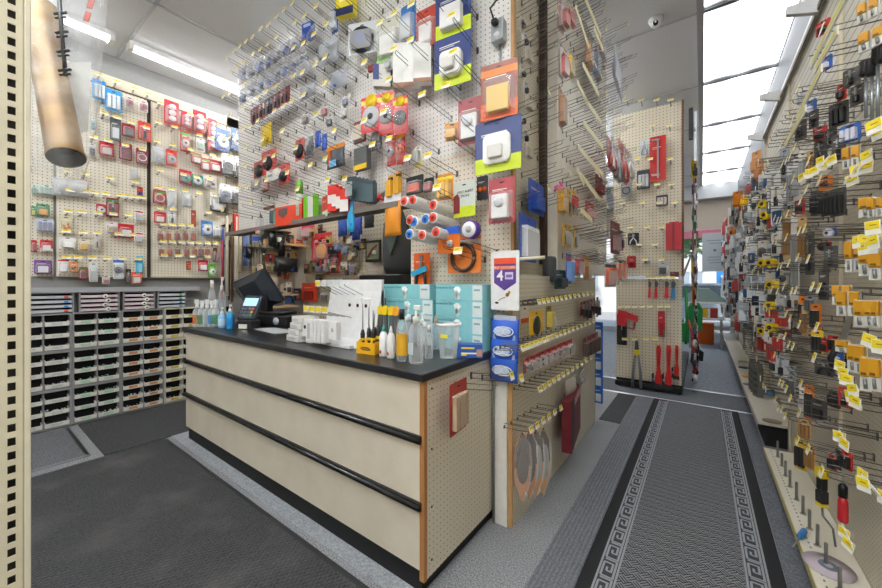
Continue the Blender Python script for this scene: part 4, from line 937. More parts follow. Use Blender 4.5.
# long hooks in rows
rows = ((3.19, -3.42, -2.15, .115, 'top'), (3.04, -3.35, -1.0, .125, 'second'), (2.86, -3.5, -.95, .125, 'third'), (2.66, -3.5, -.95, .125, 'fourth'), (2.48, -3.5, -.95, .125, 'fifth'),
        (2.31, -3.5, -.95, .14, 'sixth'), (2.15, -3.5, -.95, .145, 'seventh'), (1.99, -3.5, -.95, .15, 'eighth'), (1.84, -3.5, -.95, .17, 'ninth'))
for z, a0, a1, st_, nm in rows:
    a = a0
    while a < a1:
        sparse = a > -2.0
        if not (sparse and RND.random() < .34):
            hook('long', W_UP, a+RND.uniform(-.012, .012), z+RND.uniform(-.012, .012)-(.0), f'long wire hook in the {nm} row of the tall white pegboard', group='long hooks on the tall white pegboard', tagged=RND.random() < (.75 if z > 2.4 else .5), yaw=RND.uniform(-.03, .03))
        a += st_
for k, (u, v) in enumerate(((465,205),(470,255),(485,262),(497,255),(480,160),(455,215))):
    p = W_UP.at(u, v, .0); hook('long', W_UP, p.x, p.z, 'long wire hook on the cream lower right part of the tall pegboard', group='long hooks on the tall white pegboard', tagged=k in (0, 2))
# ================= HEADER PANEL =================
GH = 'goods on the cream header panel'
def Hd(u0, v0, u1, v1, kind, desc, off=.09, w=W_HEAD, cat=None, **kw):
    return put(w, (u0, v0, u1, v1), kind, desc, cat or 'package', off, group=GH, **kw)
for k, (u, v0, v1, c) in enumerate(((559,0,32,'#c9a9a8'),(559,42,78,'#b9b2ac'),(559,88,128,'#b07a4a'),(559,190,214,'#e0a828'))):
    Hd(u-1, v0, u+4, v1, 'card', 'long narrow pack next to the header post', card=c, prod='bars', col=c, bl=.05, off=.05)
Hd(562,8,567,28,'card','red handled pack high beside the header post',card='#c8ccc8',prod='bars',col='#d8392e',d=.02)
Hd(568,8,573,27,'card','second red handled pack high on the header',card='#c8ccc8',prod='bars',col='#d8392e',d=.02)
Hd(561,50,566,78,'card','pale pack with red foot on the header',card='#d8d0cc',prod='bars',col='#c93b34',d=.02)
Hd(567,52,572,78,'card','pale pack with yellow stripe on the header',card='#dcd8cc',prod='bars',col='#e4c42e',d=.02)
for k, (u, v0, v1) in enumerate(((560,190,215),(567,190,216),(571,190,213),(566,225,247),(573,226,248),(563,224,246))):
    Hd(u, v0, u+5, v1, 'card', 'narrow yellow carded drill bit pack on the header', card='#e2b226', prod='tool', col='#444', d=.012, bl=.05, off=.05)
Hd(585,40,590,68,'card','orange long pack up on the header',card='#e39a55',prod='bars',col='#e0b48a',bl=.1, off=.1); Hd(592,48,599,80,'card','bluish clear long pack up on the header',card='#b9c3d2',prod='bars',col='#8fa0bd',bl=.2)
Hd(597,36,604,60,'card','orange framed clear pack on the header',card='#e2a878',prod='bars',col='#efe5dc',bl=.2)
Hd(612,58,624,90,'bag','big clear bag of pale parts at the far end of the header', col='#d8d9e2', inner='#a9a6b8', d=.06, off=.2)
for k, (u0, v0, u1, v1, c, d_) in enumerate(((607,140,614,170,'#b0382e','red handled pliers pack'),(613,146,620,182,'#6c6f73','grey handled pliers pack'),(619,144,626,182,'#c8402e','red and black pliers pack'),(625,150,631,178,'#d8d6d2','white pliers pack'))):
    Hd(u0, v0, u1, v1, 'card', d_+' at the far end of the header', card=c if k % 2 == 0 else '#c9c7c2', prod='snips', col='#222', col2=c, bl=.05, d=.02, off=.20)
Hd(596,176,602,196,'card','brown red narrow card on the header',card='#a84438',prod='slab',col='#8a2f28',bl=0); Hd(586,202,593,220,'card','red narrow card low on the header',card='#b83c34',prod='slab',col='#d8b0a8',bl=0)
Hd(573,196,578,206,'card','bright red small part low on the header',card='#d8382c',prod='',col='#fff',bl=0)
Hd(612,222,618,254,'card','maroon carded tool at the far bottom of the header',card='#7a3a34',prod='slab',col='#a88',bl=0,off=.19); Hd(617,230,622,250,'card','dark brown carded tool at the far bottom of the header',card='#3f2a28',prod='tool',col='#222',bl=0,off=.19)
Hd(566,254,571,284,'card','blue and red banded long pack below the header',card='#3a6ab8',head='#c8342c',prod='bars',col='#7aa0d8',bl=0,off=.06)
Hd(574,254,580,276,'card','red and white pack below the header',card='#d8ccc6',prod='bars',col='#b8383a',bl=.1,off=.06)
Hd(583,256,589,280,'card','golden brown pack under the header',card='#cf9a34',prod='slab',col='#a8742a',bl=.05,off=.06)
for k, u in enumerate((606,611,617,621)):
    t = Hd(u, 262-(k > 1)*4, u+6, 287-(k > 1)*6, 'card', 'orange and black screwdriver pack hanging below the header', card='#dcdcda', prod='bars', col='#e8642a', d=.02, bl=.1, off=.19, head='#2b2b2d')
pc = tag(MB().tube([(0,0,0),(.02,0,.03),(.05,.01,.035),(.03,.0,.06)], .008, M('#f06aa8', .5), 8).tube([(.0,0,.03),(.035,0,.0),(.06,.01,.02)], .007, M('#f06aa8', .5), 8).blob((.02,-.01,.02),.02,.012,.02,M('#f58abc',.5)).build('hair_clip', None, (-.74, 2.20, 1.79), .6), 'bright pink plastic clip stuck to the header post', 'clip')
import itertools
zrows = [3.20-.165*k for k in range(12)]
rn_ = ['top','second','third','fourth','fifth','sixth','seventh','eighth','ninth','tenth','eleventh','bottom']
near_n = 0
far_hooks = MB()
def hook_into(mb, wall, a, z, L, up, tagc=True, r=.0022, tw=.03, th=.04):
    p = Vector(wall.pos(a, z, 0)); T = Matrix.Translation(p) @ Matrix.Rotation(wall.rz, 4, 'Z')
    mb.tube([(0,0,0),(0,-L*.55,up*.5),(0,-L,up),(0,-L-.003,up+.012)], r, WIRE, 4, T=T)
    mb.tube([(0,0,.022),(0,-L-.01,up+.022)], r, WIRE, 4, T=T)
    if tagc:
        mb.box(-tw/2, tw/2, -L-.014, -L-.012, up-.012, up+th-.012, TAGW, T=T).box(-tw*.4, tw*.4, -L-.015, -L-.014, up, up+th*.6-.004, TAGY, T=T)
for ri, z in enumerate(zrows):
    a = 2.36; i = 0
    while a < 3.66:
        if RND.random() < .90:
            if a < 2.72: hook('mid', W_HEAD, a, z+RND.uniform(-.006, .006), f'wire hook close to the post in {rn_[ri]} row of the cream header', group='hooks on the cream header panel', tagged=RND.random() < .35)
            else: hook_into(far_hooks, W_HEAD, a, z+RND.uniform(-.012, .012), .17+.10*(RND.random() < .3), .03, RND.random() < .3, .0018, .028, .03)
        a += .085 if a < 2.72 else .098; i += 1
o = far_hooks.build('header_hooks'); stuff(o, 'dense rows of wire hooks filling the far part of the cream header panel', 'hooks')
for k, (u0, v0, u1, v1) in enumerate(((585,-2,601,37),(575.5,7,589,48),(583,65,599,95),(577,82,588,104),(585,100,601,122),(583,122,603,148),(578,147,603,175),(581,175,599,199),(577,170,584,184),(581,210,592,221),(594,28,603,50))):
    a, b = W_HEAD.at(u0, v0, .19), W_HEAD.at(u1, v1, .19); d = b-a; L_ = d.length; ang = math.atan2(d.z, d.y)
    T = Matrix.Rotation(ang, 4, 'X')
    o = MB().box(-.002, .002, -L_/2, L_/2, -.016, .016, M('#f0ead8', .5), T).box(.002, .0026, -L_/2+.01, L_/2-.01, -.006, .011, M('#ece29a', .5), T).build('label_rail', None, tuple((a+b)/2)); tag(o, 'long cream label rail across the hook tips of the header panel', 'label rail')
# narrow side board
for ri in range(10):
    for k, a in enumerate((1.80, 1.93, 2.06, 2.17)):
        if RND.random() < .8: hook('mid', W_SIDE, a, 3.15-.165*ri, f'wire hook in the {rn_[ri]} row of the narrow side pegboard', group='hooks on the narrow side pegboard', tagged=RND.random() < .3)
for k in range(9):
    v = 18+16*k
    put(W_SIDE, (519+3*(k % 3), v, 525+3*(k % 3), v+13), 'card', 'small clear hardware pack on the narrow side pegboard', 'package', .05, group=GH, card='#d2ccc0', prod=('lumps','tool','bars')[k % 3], col=('#6a6158','#8f8a84','#c0b8a8')[k % 3], bl=0, d=.02)
t = put(W_SIDE, (528, 182, 544, 214), 'card', 'royal blue pack of cable clips beside the header post', 'package', .05, group=GH, card='#2a55b8', prod='slab', col='#2f5fc4', bl=0, d=.03)
t = put(W_SIDE, (517, 216, 538, 262), 'card', 'large blue framed blister with white contents below the blue clip pack', 'package', .08, group=GH, card='#2650b4', prod='bars', col='#e4e6ea', bl=.1, d=.03, off=None) if False else put(W_SIDE, (517, 216, 538, 262), 'card', 'large blue framed blister with white contents below the blue clip pack', 'package', .08, group=GH, card='#2650b4', prod='bars', col='#e4e6ea', bl=.1, d=.03)

# ================= LOW PEGBOARD DISPLAY =================
GLo = 'goods on the low pegboard display'
def Lo(u0, v0, u1, v1, kind, desc, off=.06, cat=None, **kw):
    return put(W_LOW, (u0, v0, u1, v1), kind, desc, cat or 'package', off, group=GLo, **kw)
for nm, v0, us, sl in (('top', 304, [536+4.5*i for i in range(13)], -.17), ('second', 350, [520+4.2*i for i in range(18)], -.38), ('third', 391, [537+4.7*i for i in range(12)], -.62), ('bottom', 431, [528, 534, 540, 546, 552, 558], -.72)):
    for i, u in enumerate(us):
        p = W_LOW.at(u, v0+sl*(u-us[0]), .12)
        hook('low', W_LOW, p.y, p.z-.012, f'short hook with yellow tag in {nm} row of low display', group='hooks on the low pegboard display')
Lo(529,311,543,334,'card','bright yellow card with round black dial',card='#f0bc1c',prod='caster',col='#2b2b2d',d=.008,bl=0)
Lo(546,306,551,329,'card','narrow dark and yellow card right of the dial card',card='#8a7a3a',prod='bars',col='#d8c23a',bl=.05)
Lo(521,307,528,323,'card','white card with orange foot behind the blue pouches',card='#e4ddd2',foot='#d8622a',prod='',col='#fff',bl=0,off=.03)
for i in range(9):
    u = 523+5.4*i; v = 358-2.3*i
    Lo(u, v, u+6, v+15, 'card', 'small red and clear pack in the packed second row', card='#b8322e', prod='lumps', col='#b9b6b2', bl=.1, d=.02, off=.05+.01*(i % 2))
for i in range(6):
    u = 580+3.2*i; v = 302-i
    Lo(u, v, u+2.6, v+14+3*(i % 3), 'card', 'slim dark red tool pack at the far top of the low display', card='#7a302c', prod='tool', col='#4a4442', bl=0, off=.04)
for i in range(4):
    u = 583+4*i; v = 338-2*i
    Lo(u, v, u+3.5, v+20, 'card', 'dark red slim pack in the far middle of the low display', card='#8a302e', prod='bars', col='#5a4a48', bl=0, off=.05)
Lo(566,378,575,396,'bag','clear bag with cream parts under the third row',col='#dcd6ca',inner='#b9ac92',d=.04)
Lo(578,371,586,384,'bag','black and white clear bag under the third row',col='#b9b7b4',inner='#242424',d=.04)
t = Lo(561,392,581,440,'box','dark red and charcoal tall carton hanging on the low display',base='#6e1c26',d=.06,panels=((0,.25,0,1,'#2b2a2e'),(.3,.95,.8,.95,'#d8a0a0')),cat='box',yaw=.15)
for i, (u0, v0, c) in enumerate(((516,432,'#e0852a'),(523,430,'#d97a24'),(530,428,'#e59a3a'),(537,427,'#e8a84a'))):
    p, w, h = W_LOW.span(u0, v0, u0+12, v0+70, .10+.0*i)
    w = .10; t = thing('trowel_pack', f'{"orange and brown" if i % 2 else "orange"} long oval plastic-wrapped blade hanging low on the display', 'tool pack', p, .95, GLo)
    MB().prism([(0,0),(w*.28,h*.22),(w*.42,h*.5),(w*.34,h*.8),(.0,h),(-w*.34,h*.8),(-w*.42,h*.5),(-w*.28,h*.22)], -.002, .002, M(c, .4)).prism([(-w*.42,h*.5),(w*.42,h*.5),(w*.34,h*.8),(0,h),(-w*.34,h*.8)], -.0025, -.002, M('#4a2a20', .4)).build('backing_card', t)
    MB().prism([(p_[0], p_[1]) for p_ in circ(0, h*.52, w*.30, 18, h*.26/(w*.30))], -.008, -.002, M('#c9ccce' if i > 1 else '#5a4440', .25, .3)).box(-w*.12, w*.12, -.009, -.002, h*.76, h*.95, M('#3a2622', .5)).build('blade', t)
    MB().prism([(0,0),(w*.35,h*.22),(w*.48,h*.5),(w*.40,h*.8),(.0,h),(-w*.40,h*.8),(-w*.48,h*.5),(-w*.35,h*.22)], -.0105, -.0095, clear(alpha=.03)).build('clear_sleeve', t)
for i in range(5):
    v = 322+16*i
    put(Wall('Y', 3.42, 0), (594, v, 603, v+17), 'card', 'blue and white pouch hanging at the far end of the low display', 'package', .02, group=GLo, card='#2f6cc8', prod='slab', col='#dfe8f4', bl=0, d=.01)
# dark holster and other items just below the header
t = Lo(555,270,565,289,'card','dark green black clip holder below the header corner',card='#2c3f3a',prod='slab',col='#20302c',bl=0,d=.03)
# mousetrap pack and hooks on the counter end
W_CS = Wall('X', CXR, PI/2)
t = put(W_CS, (448, 381, 468, 432), 'card', 'red carded pack of wooden traps hanging on the counter end', 'package', .07, group=GLo, card='#a8392c', prod='bars', col='#b9a288', d=.02, bl=0, yaw=.1)
for k, (u, v) in enumerate(((455,388),(471,378),(482,380))):
    p = W_CS.at(u, v, 0); hook('mid', W_CS, p.y, p.z, f'wire hook on the pegboard end of the counter', tagged=k > 0)
# blue pouches and card trap in front of the corner
for i, v in enumerate((319, 338, 357)):
    p = on_y(505, v+24, 1.60); w = .145; h = .118
    t = thing('blue_pouch', f'bright blue drawstring bag pouch with white scroll print, {("top","middle","bottom")[i]} of three', 'pouch', (p.x, 1.60-.008*i, p.z), .04, 'blue pouches hanging by the counter corner')
    MB().loft([[(w/2*math.cos(2*PI*j/12)*1.0, .014*s_*math.sin(2*PI*j/12), h*f) for j in range(12)] for f, s_ in ((0,.15),(.15,1),(.5,1.3),(.8,1),(.92,.3),(1.0,.15))], M('#2b5cc4', .3), True, True, True).build('pouch_body', t)
    pr = MB()
    for kx in (-.5, .5): pr.tube([(kx*.05+.022*math.cos(a_/8*2*PI)*1.2, -.020, h*.5+.018*math.sin(a_/8*2*PI)) for a_ in range(9)], .003, M('#e9eef6', .4), 5)
    pr.tube([(-.035,-.021,h*.66),(0,-.021,h*.70),(.035,-.021,h*.66)], .003, M('#e9eef6', .4), 5).tube([(-.035,-.021,h*.34),(0,-.021,h*.30),(.035,-.021,h*.34)], .003, M('#e9eef6', .4), 5)
    pr.blob((-.004,-.019,h*.5), .045, .003, .020, M('#c9d6ec', .4), 14, 5).build('scroll_print', t)
    MB().box(-w*.4, w*.4, -.003, .003, h*.95, h*1.15, clear('#dfe8f8', .5)).build('clear_header', t)
p = on_y(505, 310, 1.585); _a = on_y(491, 310, 1.585); _b = on_y(519, 310, 1.585); w = _b.x-_a.x; h = on_y(505, 251, 1.585).z-p.z
t = thing('trap_card', 'tall white hanging card with purple shield and a big figure 4', 'package', p, .0)
MB().prism(rrect(-w/2, w/2, 0, h, .006), -.004, .004, M('#efeeee', .45)).build('card_body', t)
MB().prism([(-w*.38,h*.83),(w*.40,h*.83),(w*.40,h*.46),(0,h*.33),(-w*.38,h*.46)], -.0052, -.004, M('#5a3f8c', .45)).build('purple_shield', t)
MB().box(-w*.38, w*.40, -.0062, -.0052, h*.78, h*.88, M('#e8512a', .45)).box(-w*.38, w*.40, -.0062, -.0052, h*.685, h*.75, M('#e8622e', .45)).build('orange_bands', t)
text('PEST CATCHERS', w*.105, M('#fbf3ea', .5), t, (0, -.0068, h*.717), name='lettering'); text('CATCHER', w*.09, M('#fbf3ea', .5), t, (0, -.0068, h*.83)) if False else None
text('4', w*.48, M('#f6f4fa', .5), t, (-w*.16, -.006, h*.575), bold=.001)
MB().box(w*.02, w*.30, -.0058, -.0052, h*.52, h*.64, M('#d9d0ea', .45)).box(w*.06, w*.26, -.0062, -.0058, h*.55, h*.60, M('#7a63a8', .45)).build('count_print', t)
MB().blob((w*.10,-.005,h*.26), w*.07, .002, h*.035, M('#9a6a3a', .5), 8, 4).blob((w*.16,-.005,h*.30), w*.05, .002, h*.03, M('#b9894a', .5), 8, 4).tube([(w*.02,-.005,h*.22),(-w*.12,-.005,h*.19),(-w*.22,-.005,h*.16)], .0015, M('#5a4030', .5), 5).blob((-w*.28,-.005,h*.12), w*.07, .002, h*.02, M('#3a2a22', .5), 8, 4).build('insect_print', t)
o = MB().tube([(-.01,0,0),(.10,.02,.006),(.20,.03,.012)], .009, M('#e6dfc8', .6), 8).build('cream_rod', None, (-.795, 1.60, 1.333), .35); tag(o, 'cream twisted cord stub between the trap card and the header guard', 'cord')

# ================= MIDDLE TOOL GONDOLA =================
GM = 'tools on the freestanding cream boards'
def Mi(u0, v0, u1, v1, kind, desc, off=.05, cat=None, w=W_MID, **kw):
    kw.setdefault('yaw', 0)
    return put(w, (u0, v0, u1, v1), kind, desc, cat or 'package', off, group=GM, **kw)
t = Mi(650,136,666,181,'card','large bright red card with a long grey bar tool',card='#c8342c',prod='',col='#fff',bl=0)
_, w_, h_ = W_MID.span(650,136,666,181,.05)
MB().rbox(-w_*.05, w_*.05, -.02, -.002, h_*.06, h_*.92, STEEL, .003).box(-w_*.4, w_*.1, -.015, -.004, h_*.90, h_*.94, STEEL).box(-w_*.4, w_*.1, -.015, -.004, h_*.12, h_*.16, STEEL).build('bar_tool', t)
Mi(640,140,649,156,'card','silver and white card left of the big red card',card='#d8dadc',prod='snips',col='#444',col2='#8a8c90',bl=.1,d=.02)
Mi(637,170,650,189,'card','black card with silver tool set',card='#2a2c30',prod='bars',col='#c9cccf',bl=.1,d=.02)
Mi(621,182,632,197,'card','grey card with dark ring tool',card='#8f9194',prod='ring',col='#2a2a2c',bl=0)
Mi(656,195,668,206,'card','dark red and black pack under the big red card',card='#3a2a2a',prod='bars',col='#c9bdb6',bl=.1)
t = Mi(666,223,682,250,'box','flat red metal box with a yellow tag',base='#b8222e',d=.05,panels=((.4,.55,0,1,'#8f1822'),),off=.08,cat='box')
Mi(628,233,639,245,'card','black card with a pale Y-shaped tool',card='#26272b',prod='snips',col='#fff',col2='#d0d2d4',bl=0)
Mi(627,256,636,268,'card','small red card on the lower left of the upper board',card='#c4323a',prod='disc',col='#b0282e',bl=0)
Mi(657,262,669,275,'card','black and silver clamp pack at the foot of the upper board',card='#c9cac8',prod='slab',col='#333',bl=.1,d=.03)
Mi(643,258,652,264,'card','small silver fittings pack at the foot of the upper board',card='#cfcdc6',prod='lumps',col='#9a9c9c',bl=.1)
Mi(670,272,679,277,'card','dark red strip at the foot of the upper board',card='#6a2a2c',prod='',col='#fff',bl=0)
def snip(u0, v0, u1, v1, c, desc, off=.03):
    loc, w, h = W_MID.span(u0, v0, u1, v1, off)
    t = thing('pipe_cutter', desc, 'hand tool', loc, 0, GM)
    MB().prism([(-w*.3,0),(w*.35,h*.03),(w*.22,h*.62),(-w*.15,h*.62)], -.016, .0, M(c, .35)).build('red_handle', t)
    MB().prism([(-w*.2,h*.62),(w*.25,h*.62),(w*.4,h*.85),(.1*w,h*1.0),(-w*.2,h*.95)], -.012, -.002, M('#5a5c5e', .4, .6)).build('steel_jaw', t)
for u0, u1, c, d_ in ((647,652,'#cc2430','first'),(653,659,'#cc2430','second'),(663,670,'#c81f2e','third')): snip(u0,281,u1,298,c,f'short red pipe cutter, {d_} from left under the yellow tag row')
snip(669,281,677,299,'#2f7fb0','teal and yellow handled cutter beside the red ones')
def wrench(u0, v0, u1, v1, desc, c='#d22a26'):
    loc, w, h = W_MID.span(u0, v0, u1, v1, .05)
    t = thing('pipe_wrench', desc, 'wrench', loc, 0, GM)
    MB().prism([(w*.30,h),(w*.02,h),(-w*.05,h*.9),(w*.0,h*.45),(-w*.18,h*.22),(-w*.15,h*.12),(w*.38,h*.10),(w*.40,h*.3),(w*.28,h*.5),(w*.36,h*.9)], -.022, 0, M(c, .35)).prism([(w*.24,h*.88),(w*.10,h*.88),(w*.13,h*.55),(w*.22,h*.55)], -.024, -.022, M('#9c1a1a', .4)).build('red_handle', t)
    MB().prism([(-w*.45,h*.32),(-w*.25,h*.36),(-w*.18,h*.12),(w*.42,h*.10),(w*.45,.0),(-w*.25,0),(-w*.40,h*.06)], -.018, -.004, M('#4a4a4c', .4, .7)).build('hook_jaw', t)
    MB().lathe([(w*.13,-.0),(w*.13,h*.07)], STEEL, (-w*.22,-.012,h*.16), 10).build('knurl', t)
wrench(651,345,663,388,'large red pipe wrench, left of three'); wrench(661,345,673,389,'large red pipe wrench, middle of three, with white tag'); wrench(671,345,680,379,'smaller red pipe wrench, right of three')
loc, w, h = W_MID.span(631,336,643,388,.05)
t = thing('bolt_cutter', 'grey bolt cutter with a yellow band hanging head up', 'cutter', loc, 0, GM)
for sg in (-1, 1): MB().tube([(sg*w*.35,-.015,0),(sg*w*.30,-.015,h*.3),(sg*w*.12,-.015,h*.72)], [w*.13,w*.12,w*.08], M('#7c8084', .4), 8).build('handle', t)
MB().prism([(-w*.18,h*.70),(w*.18,h*.70),(w*.10,h*.92),(0,h*1.0),(-w*.10,h*.92)], -.026, -.008, M('#5a5d60', .4, .5)).box(-w*.2, w*.2, -.03, -.006, h*.64, h*.74, TAGY).build('blade_head', t)
loc, w, h = W_MID.span(618,310,638,332,.06)
t = thing('chain_wrench', 'red chain wrench with black grip on the lower board', 'wrench', loc, 0, GM)
MB().prism([(-w*.5,h*.3),(-w*.1,h*.25),(0,h*.6),(w*.5,h*.5),(w*.5,h*.75),(-w*.1,h*.95),(-w*.5,h)], -.025, 0, M('#c42a30', .4)).build('red_body', t)
MB().tube([(w*.35,-.012,h*.5),(w*.3,-.012,h*.15),(w*.0,-.012,h*.2)], .009, M('#8a1f26', .4), 8).build('chain', t)
Mi(617,314,627,345,'card','long black tool behind the red chain wrench',card='#2a2a2e',prod='tool',col='#3a3a3e',bl=0,off=.02)
Mi(658,311,665,337,'card','tall red pack with small print on the lower board',card='#c4323a',prod='slab',col='#a8242c',bl=0,foot='#8a7a6a')
for nm, v0, us, b in (('top',105,(628,642,657,671),'upper'),('second',130,(653,670),'upper'),('third',163,(638,651,671),'upper'),('fourth',188,(640,658,672),'upper'),('fifth',206,(624,643,660,675),'upper'),('sixth',230,(631,648,662),'upper'),('seventh',247,(640,656),'upper'),
                      ('eighth',262,(624,646,662),'upper'),('top',280,(649,655,661,667,673,626),'lower'),('second',308,(622,629,636,643,651,661,668),'lower'),('third',340,(626,636,647,656),'lower')):
    for u in us:
        p = W_MID.at(u, v0, 0); hook('short', W_MID if b == 'lower' else W_MIDU, p.x, p.z, f'short hook with yellow tag in {nm} row of {b} tool board', group='hooks on the freestanding tool boards')
# goods on the narrow right face of the middle gondola
W_MS = Wall('X', -.165, PI/2)
gcol = [('#b9babd','#8f9196'),('#c8403a','#ddd'),('#3a8f4c','#2f7a3e'),('#d9d6d0','#a8a6a2'),('#5a6a8a','#c9ccd4'),('#e8c23a','#333'),('#8a8c90','#bbb'),('#a8343a','#ddd')]
for k in range(90):
    y = 4.78+RND.random()**2.2*2.2; z = RND.uniform(.25, 3.1)
    c1, c2 = gcol[k % 8]; w = RND.uniform(.07, .12); h = RND.uniform(.12, .26)
    carded(PN[('slab','tool','disc')[k % 3]], 'hanging tool pack on the aisle side of the freestanding display', 'package', (-.165+.09, y, z-h), PI/2+RND.uniform(-.5, .2), w, h, c1, prod=('slab','tool','disc')[k % 3], col=c2, bl=0, d=.02, group='packs on the aisle side of the freestanding display')
o = MB().tube([(0,0,0),(.01,.0,.3),(.0,.0,.62)], .014, M('#2f8a44', .4), 10).build('green_tube', None, (-.145, 4.74, .55)); tag(o, 'tall green tube standing at the corner of the freestanding display', 'tube')
t = thing('trigger_tool', 'silver long-handled tools at the top corner of the freestanding display', 'tool', (-.06, 4.80, 2.55))
MB().rbox(-.015, .015, -.02, .02, 0, .55, M('#d3d8da', .3, .5), .006).build('shaft', t); MB().rbox(-.06, -.02, -.02, .02, .25, .6, M('#3a3d40', .4), .006).build('grip', t)
for k in range(9):
    y = 4.9+.2*k; z = .12+.05*(k % 4)
    t = thing('hand_cart_part', f'dark metal bracket {("with pale wheel","with red grip","with black hose")[k % 3]} stacked low beside the freestanding display', 'hardware', (-.09, y, z))
    MB().tube([(0,0,0),(.05,.0,.1),(-.01,.0,.22),(.0,.03,.30)], .012, M(('#3a3c40','#7c8288','#24262a')[k % 3], .4, .5), 8).build('bracket', t); MB().lathe([(.012,-.02),(.045,-.02),(.05,0),(.045,.02),(.012,.02)], M(('#d3d8da','#b8322e','#1c1c1e')[k % 3], .4), (.03,0,.03), 16, 'x').build('wheel', t)
# ================= FAR END OF THE SHOP =================
pb = tag(MB().box(-.55, .55, 0, .04, 0, .16, M('#dd7f92', .6)).build('pink_banner', None, (-.0, 9.72, 2.22)), 'faded pink banner across the top of the shop window', 'banner')
st_ = thing('window_sign', 'pale grey sign sheet hanging in the shop window', 'sign', (.22, 9.70, 1.47))
MB().box(-.22, .26, 0, .006, 0, .84, M('#b9bfc4', .6)).build('sheet', st_)
for k, (z, l) in enumerate(((.66,.3),(.6,.2),(.3,.26),(.24,.28),(.18,.2))): MB().box(-l/2, l/2, -.002, 0, z, z+.018, M('#8b9297', .6)).build('print_line', st_)
MB().lathe([(.03,-.003),(.03,0)], M('#7f868c', .6), (0,0,.46), 14, 'y').build('print_mark', st_)
ds = thing('display_stand', 'white framed display tray with yellow and red cartons by the door', 'display', (.0, 8.2, 0))
W_ = .52
MB().box(-.22, .33, -.02, .0, .55, .58, WHITE).box(-.22, .33, -.02, 0, .84, .87, WHITE).box(-.22, -.19, -.02, 0, .58, .84, WHITE).box(.30, .33, -.02, 0, .58, .84, WHITE).box(-.22, .33, 0, .4, .55, .57, WHITE).build('white_frame', ds)
for k, x in enumerate((-.15, -.02, .12)): MB().rbox(x, x+.11, .03, .2, .575, .575+.18, M(('#e8c02a','#e4b424','#a83a32')[k], .5), .004).build('carton', ds)
MB().prism([(-.36,.87),(.40,.87),(.1,1.12),(-.12,1.12)], .0, .5, M('#8fa39c', .5)).build('sloping_cover', ds)
MB().box(-.2, -.17, 0, .03, 0, .55, STEEL).build('leg', ds); MB().box(.27, .30, 0, .03, 0, .55, STEEL).build('leg', ds); MB().box(-.2, -.17, .35, .38, 0, .55, STEEL).build('leg', ds); MB().box(.27, .30, .35, .38, 0, .55, STEEL).build('leg', ds)
o = MB().rbox(-.15, .13, -.1, .1, 0, .42, M('#ee6c1c', .5), .01).build('orange_crate', None, (.06, 8.95, .0005)); tag(o, 'bright orange crate on the floor under the display tray', 'crate')
o = MB().rbox(-.17, .13, -.1, .1, 0, .40, M('#2f9a5c', .5), .01).build('green_crate', None, (-.28, 8.95, .0005)); tag(o, 'green crate left of the orange crate', 'crate')
o = MB().prism([(-.10,0),(.10,0),(.11,.35),(.06,.47),(-.06,.47),(-.11,.35)], -.015, .015, M('#2c9a50', .4)).build('green_sled', None, (-.10, 7.35, .42)); tag(o, 'rounded green plastic panel hanging at the end of the freestanding display', 'panel')
sh = thing('shovel', 'red handled shovel with black blade leaning near the display tray', 'shovel', (-.06, 6.9, .0), 0)
MB().tube([(0,0,.12),(-.12,.1,.62)], .018, M('#d03a2a', .4), 8).build('handle', sh); MB().prism([(-.07,.0),(.07,0),(.08,.14),(0,.2),(-.08,.14)], -.01, .01, BLK).build('blade', sh)
sc_ = thing('security_camera', 'white dome security camera on the ceiling', 'camera', (-.30, 3.34, CEIL-.0005))
MB().lathe([(.052,0),(.052,-.02),(.046,-.035)], M('#eceded', .4), n=24).build('base', sc_); MB().blob((0,-.008,-.045), .036, .036, .032, M('#f2f3f3', .3), 16, 10).build('dome', sc_); MB().lathe([(.02,-.0),(.018,-.012)], M('#1d1e20', .1), (0,-.03,-.052), 14, 'y').build('lens', sc_)

# ================= RIGHT WALL =================
GR = 'goods on the near right wall'
def Rt(u0, v0, u1, v1, kind, desc, off=.12, cat=None, w=W_RIGHT, name=None, **kw):
    # goods here hang turned towards the aisle entrance, so their real width is what one sees
    loc, _, h = W_RIGHT.span(u0, v0, u1, v1, off)
    wd = (u1-u0)*to_px(loc)[2]/FPX*1.08
    kw.pop('yaw', None); kw.setdefault('yaw', RND.uniform(.55, .95))
    nm = {'tool':'carded_tool','disc':'carded_disc','bars':'carded_set','snips':'carded_cutter','lumps':'parts_pack'}.get(kw.get('prod','slab'),'blister_pack')
    return carded(nm, desc, cat or 'package', loc, -PI/2, wd, h, group=GR, **kw)
def yellow_set(u0, v0, u1, v1, desc, off=.14, n=2, top='#c8901a'):
    n = 1 if u1-u0 < 12 else 2
    # clear sleeve with golden blades above and a pale print below
    loc, w, h = W_RIGHT.span(u0, v0, u1, v1, off)
    w = (u1-u0)*to_px(loc)[2]/FPX*1.1
    t = thing('blade_sleeve', desc, 'package', loc, -PI/2+RND.uniform(.7, .95), GR)
    for i in range(n):
        x = -w/2+w*(i+.5)/n; q = w/n*.40
        MB().rbox(x-q, x+q, -.012+.004*(i % 2), -.002, h*.42, h*.97, M(top, .4), .002).box(x-q*.6, x+q*.4, -.0135, -.012, h*.48, h*.55, M('#6a4a12', .5)).build('golden_blade', t)
        MB().box(x-q, x+q, -.008, -.003, 0, h*.42, M('#cfcdc4', .4)).tube([(x, -.009, h*.36),(x+.2*q, -.010, h*.08)], q*.35, M('#8b8c8a', .4, .5), 6).build('pale_foot', t)
    MB().box(-w/2, w/2, -.0012, 0, 0, h, clear(alpha=.25)).build('clear_sleeve', t)
    return t
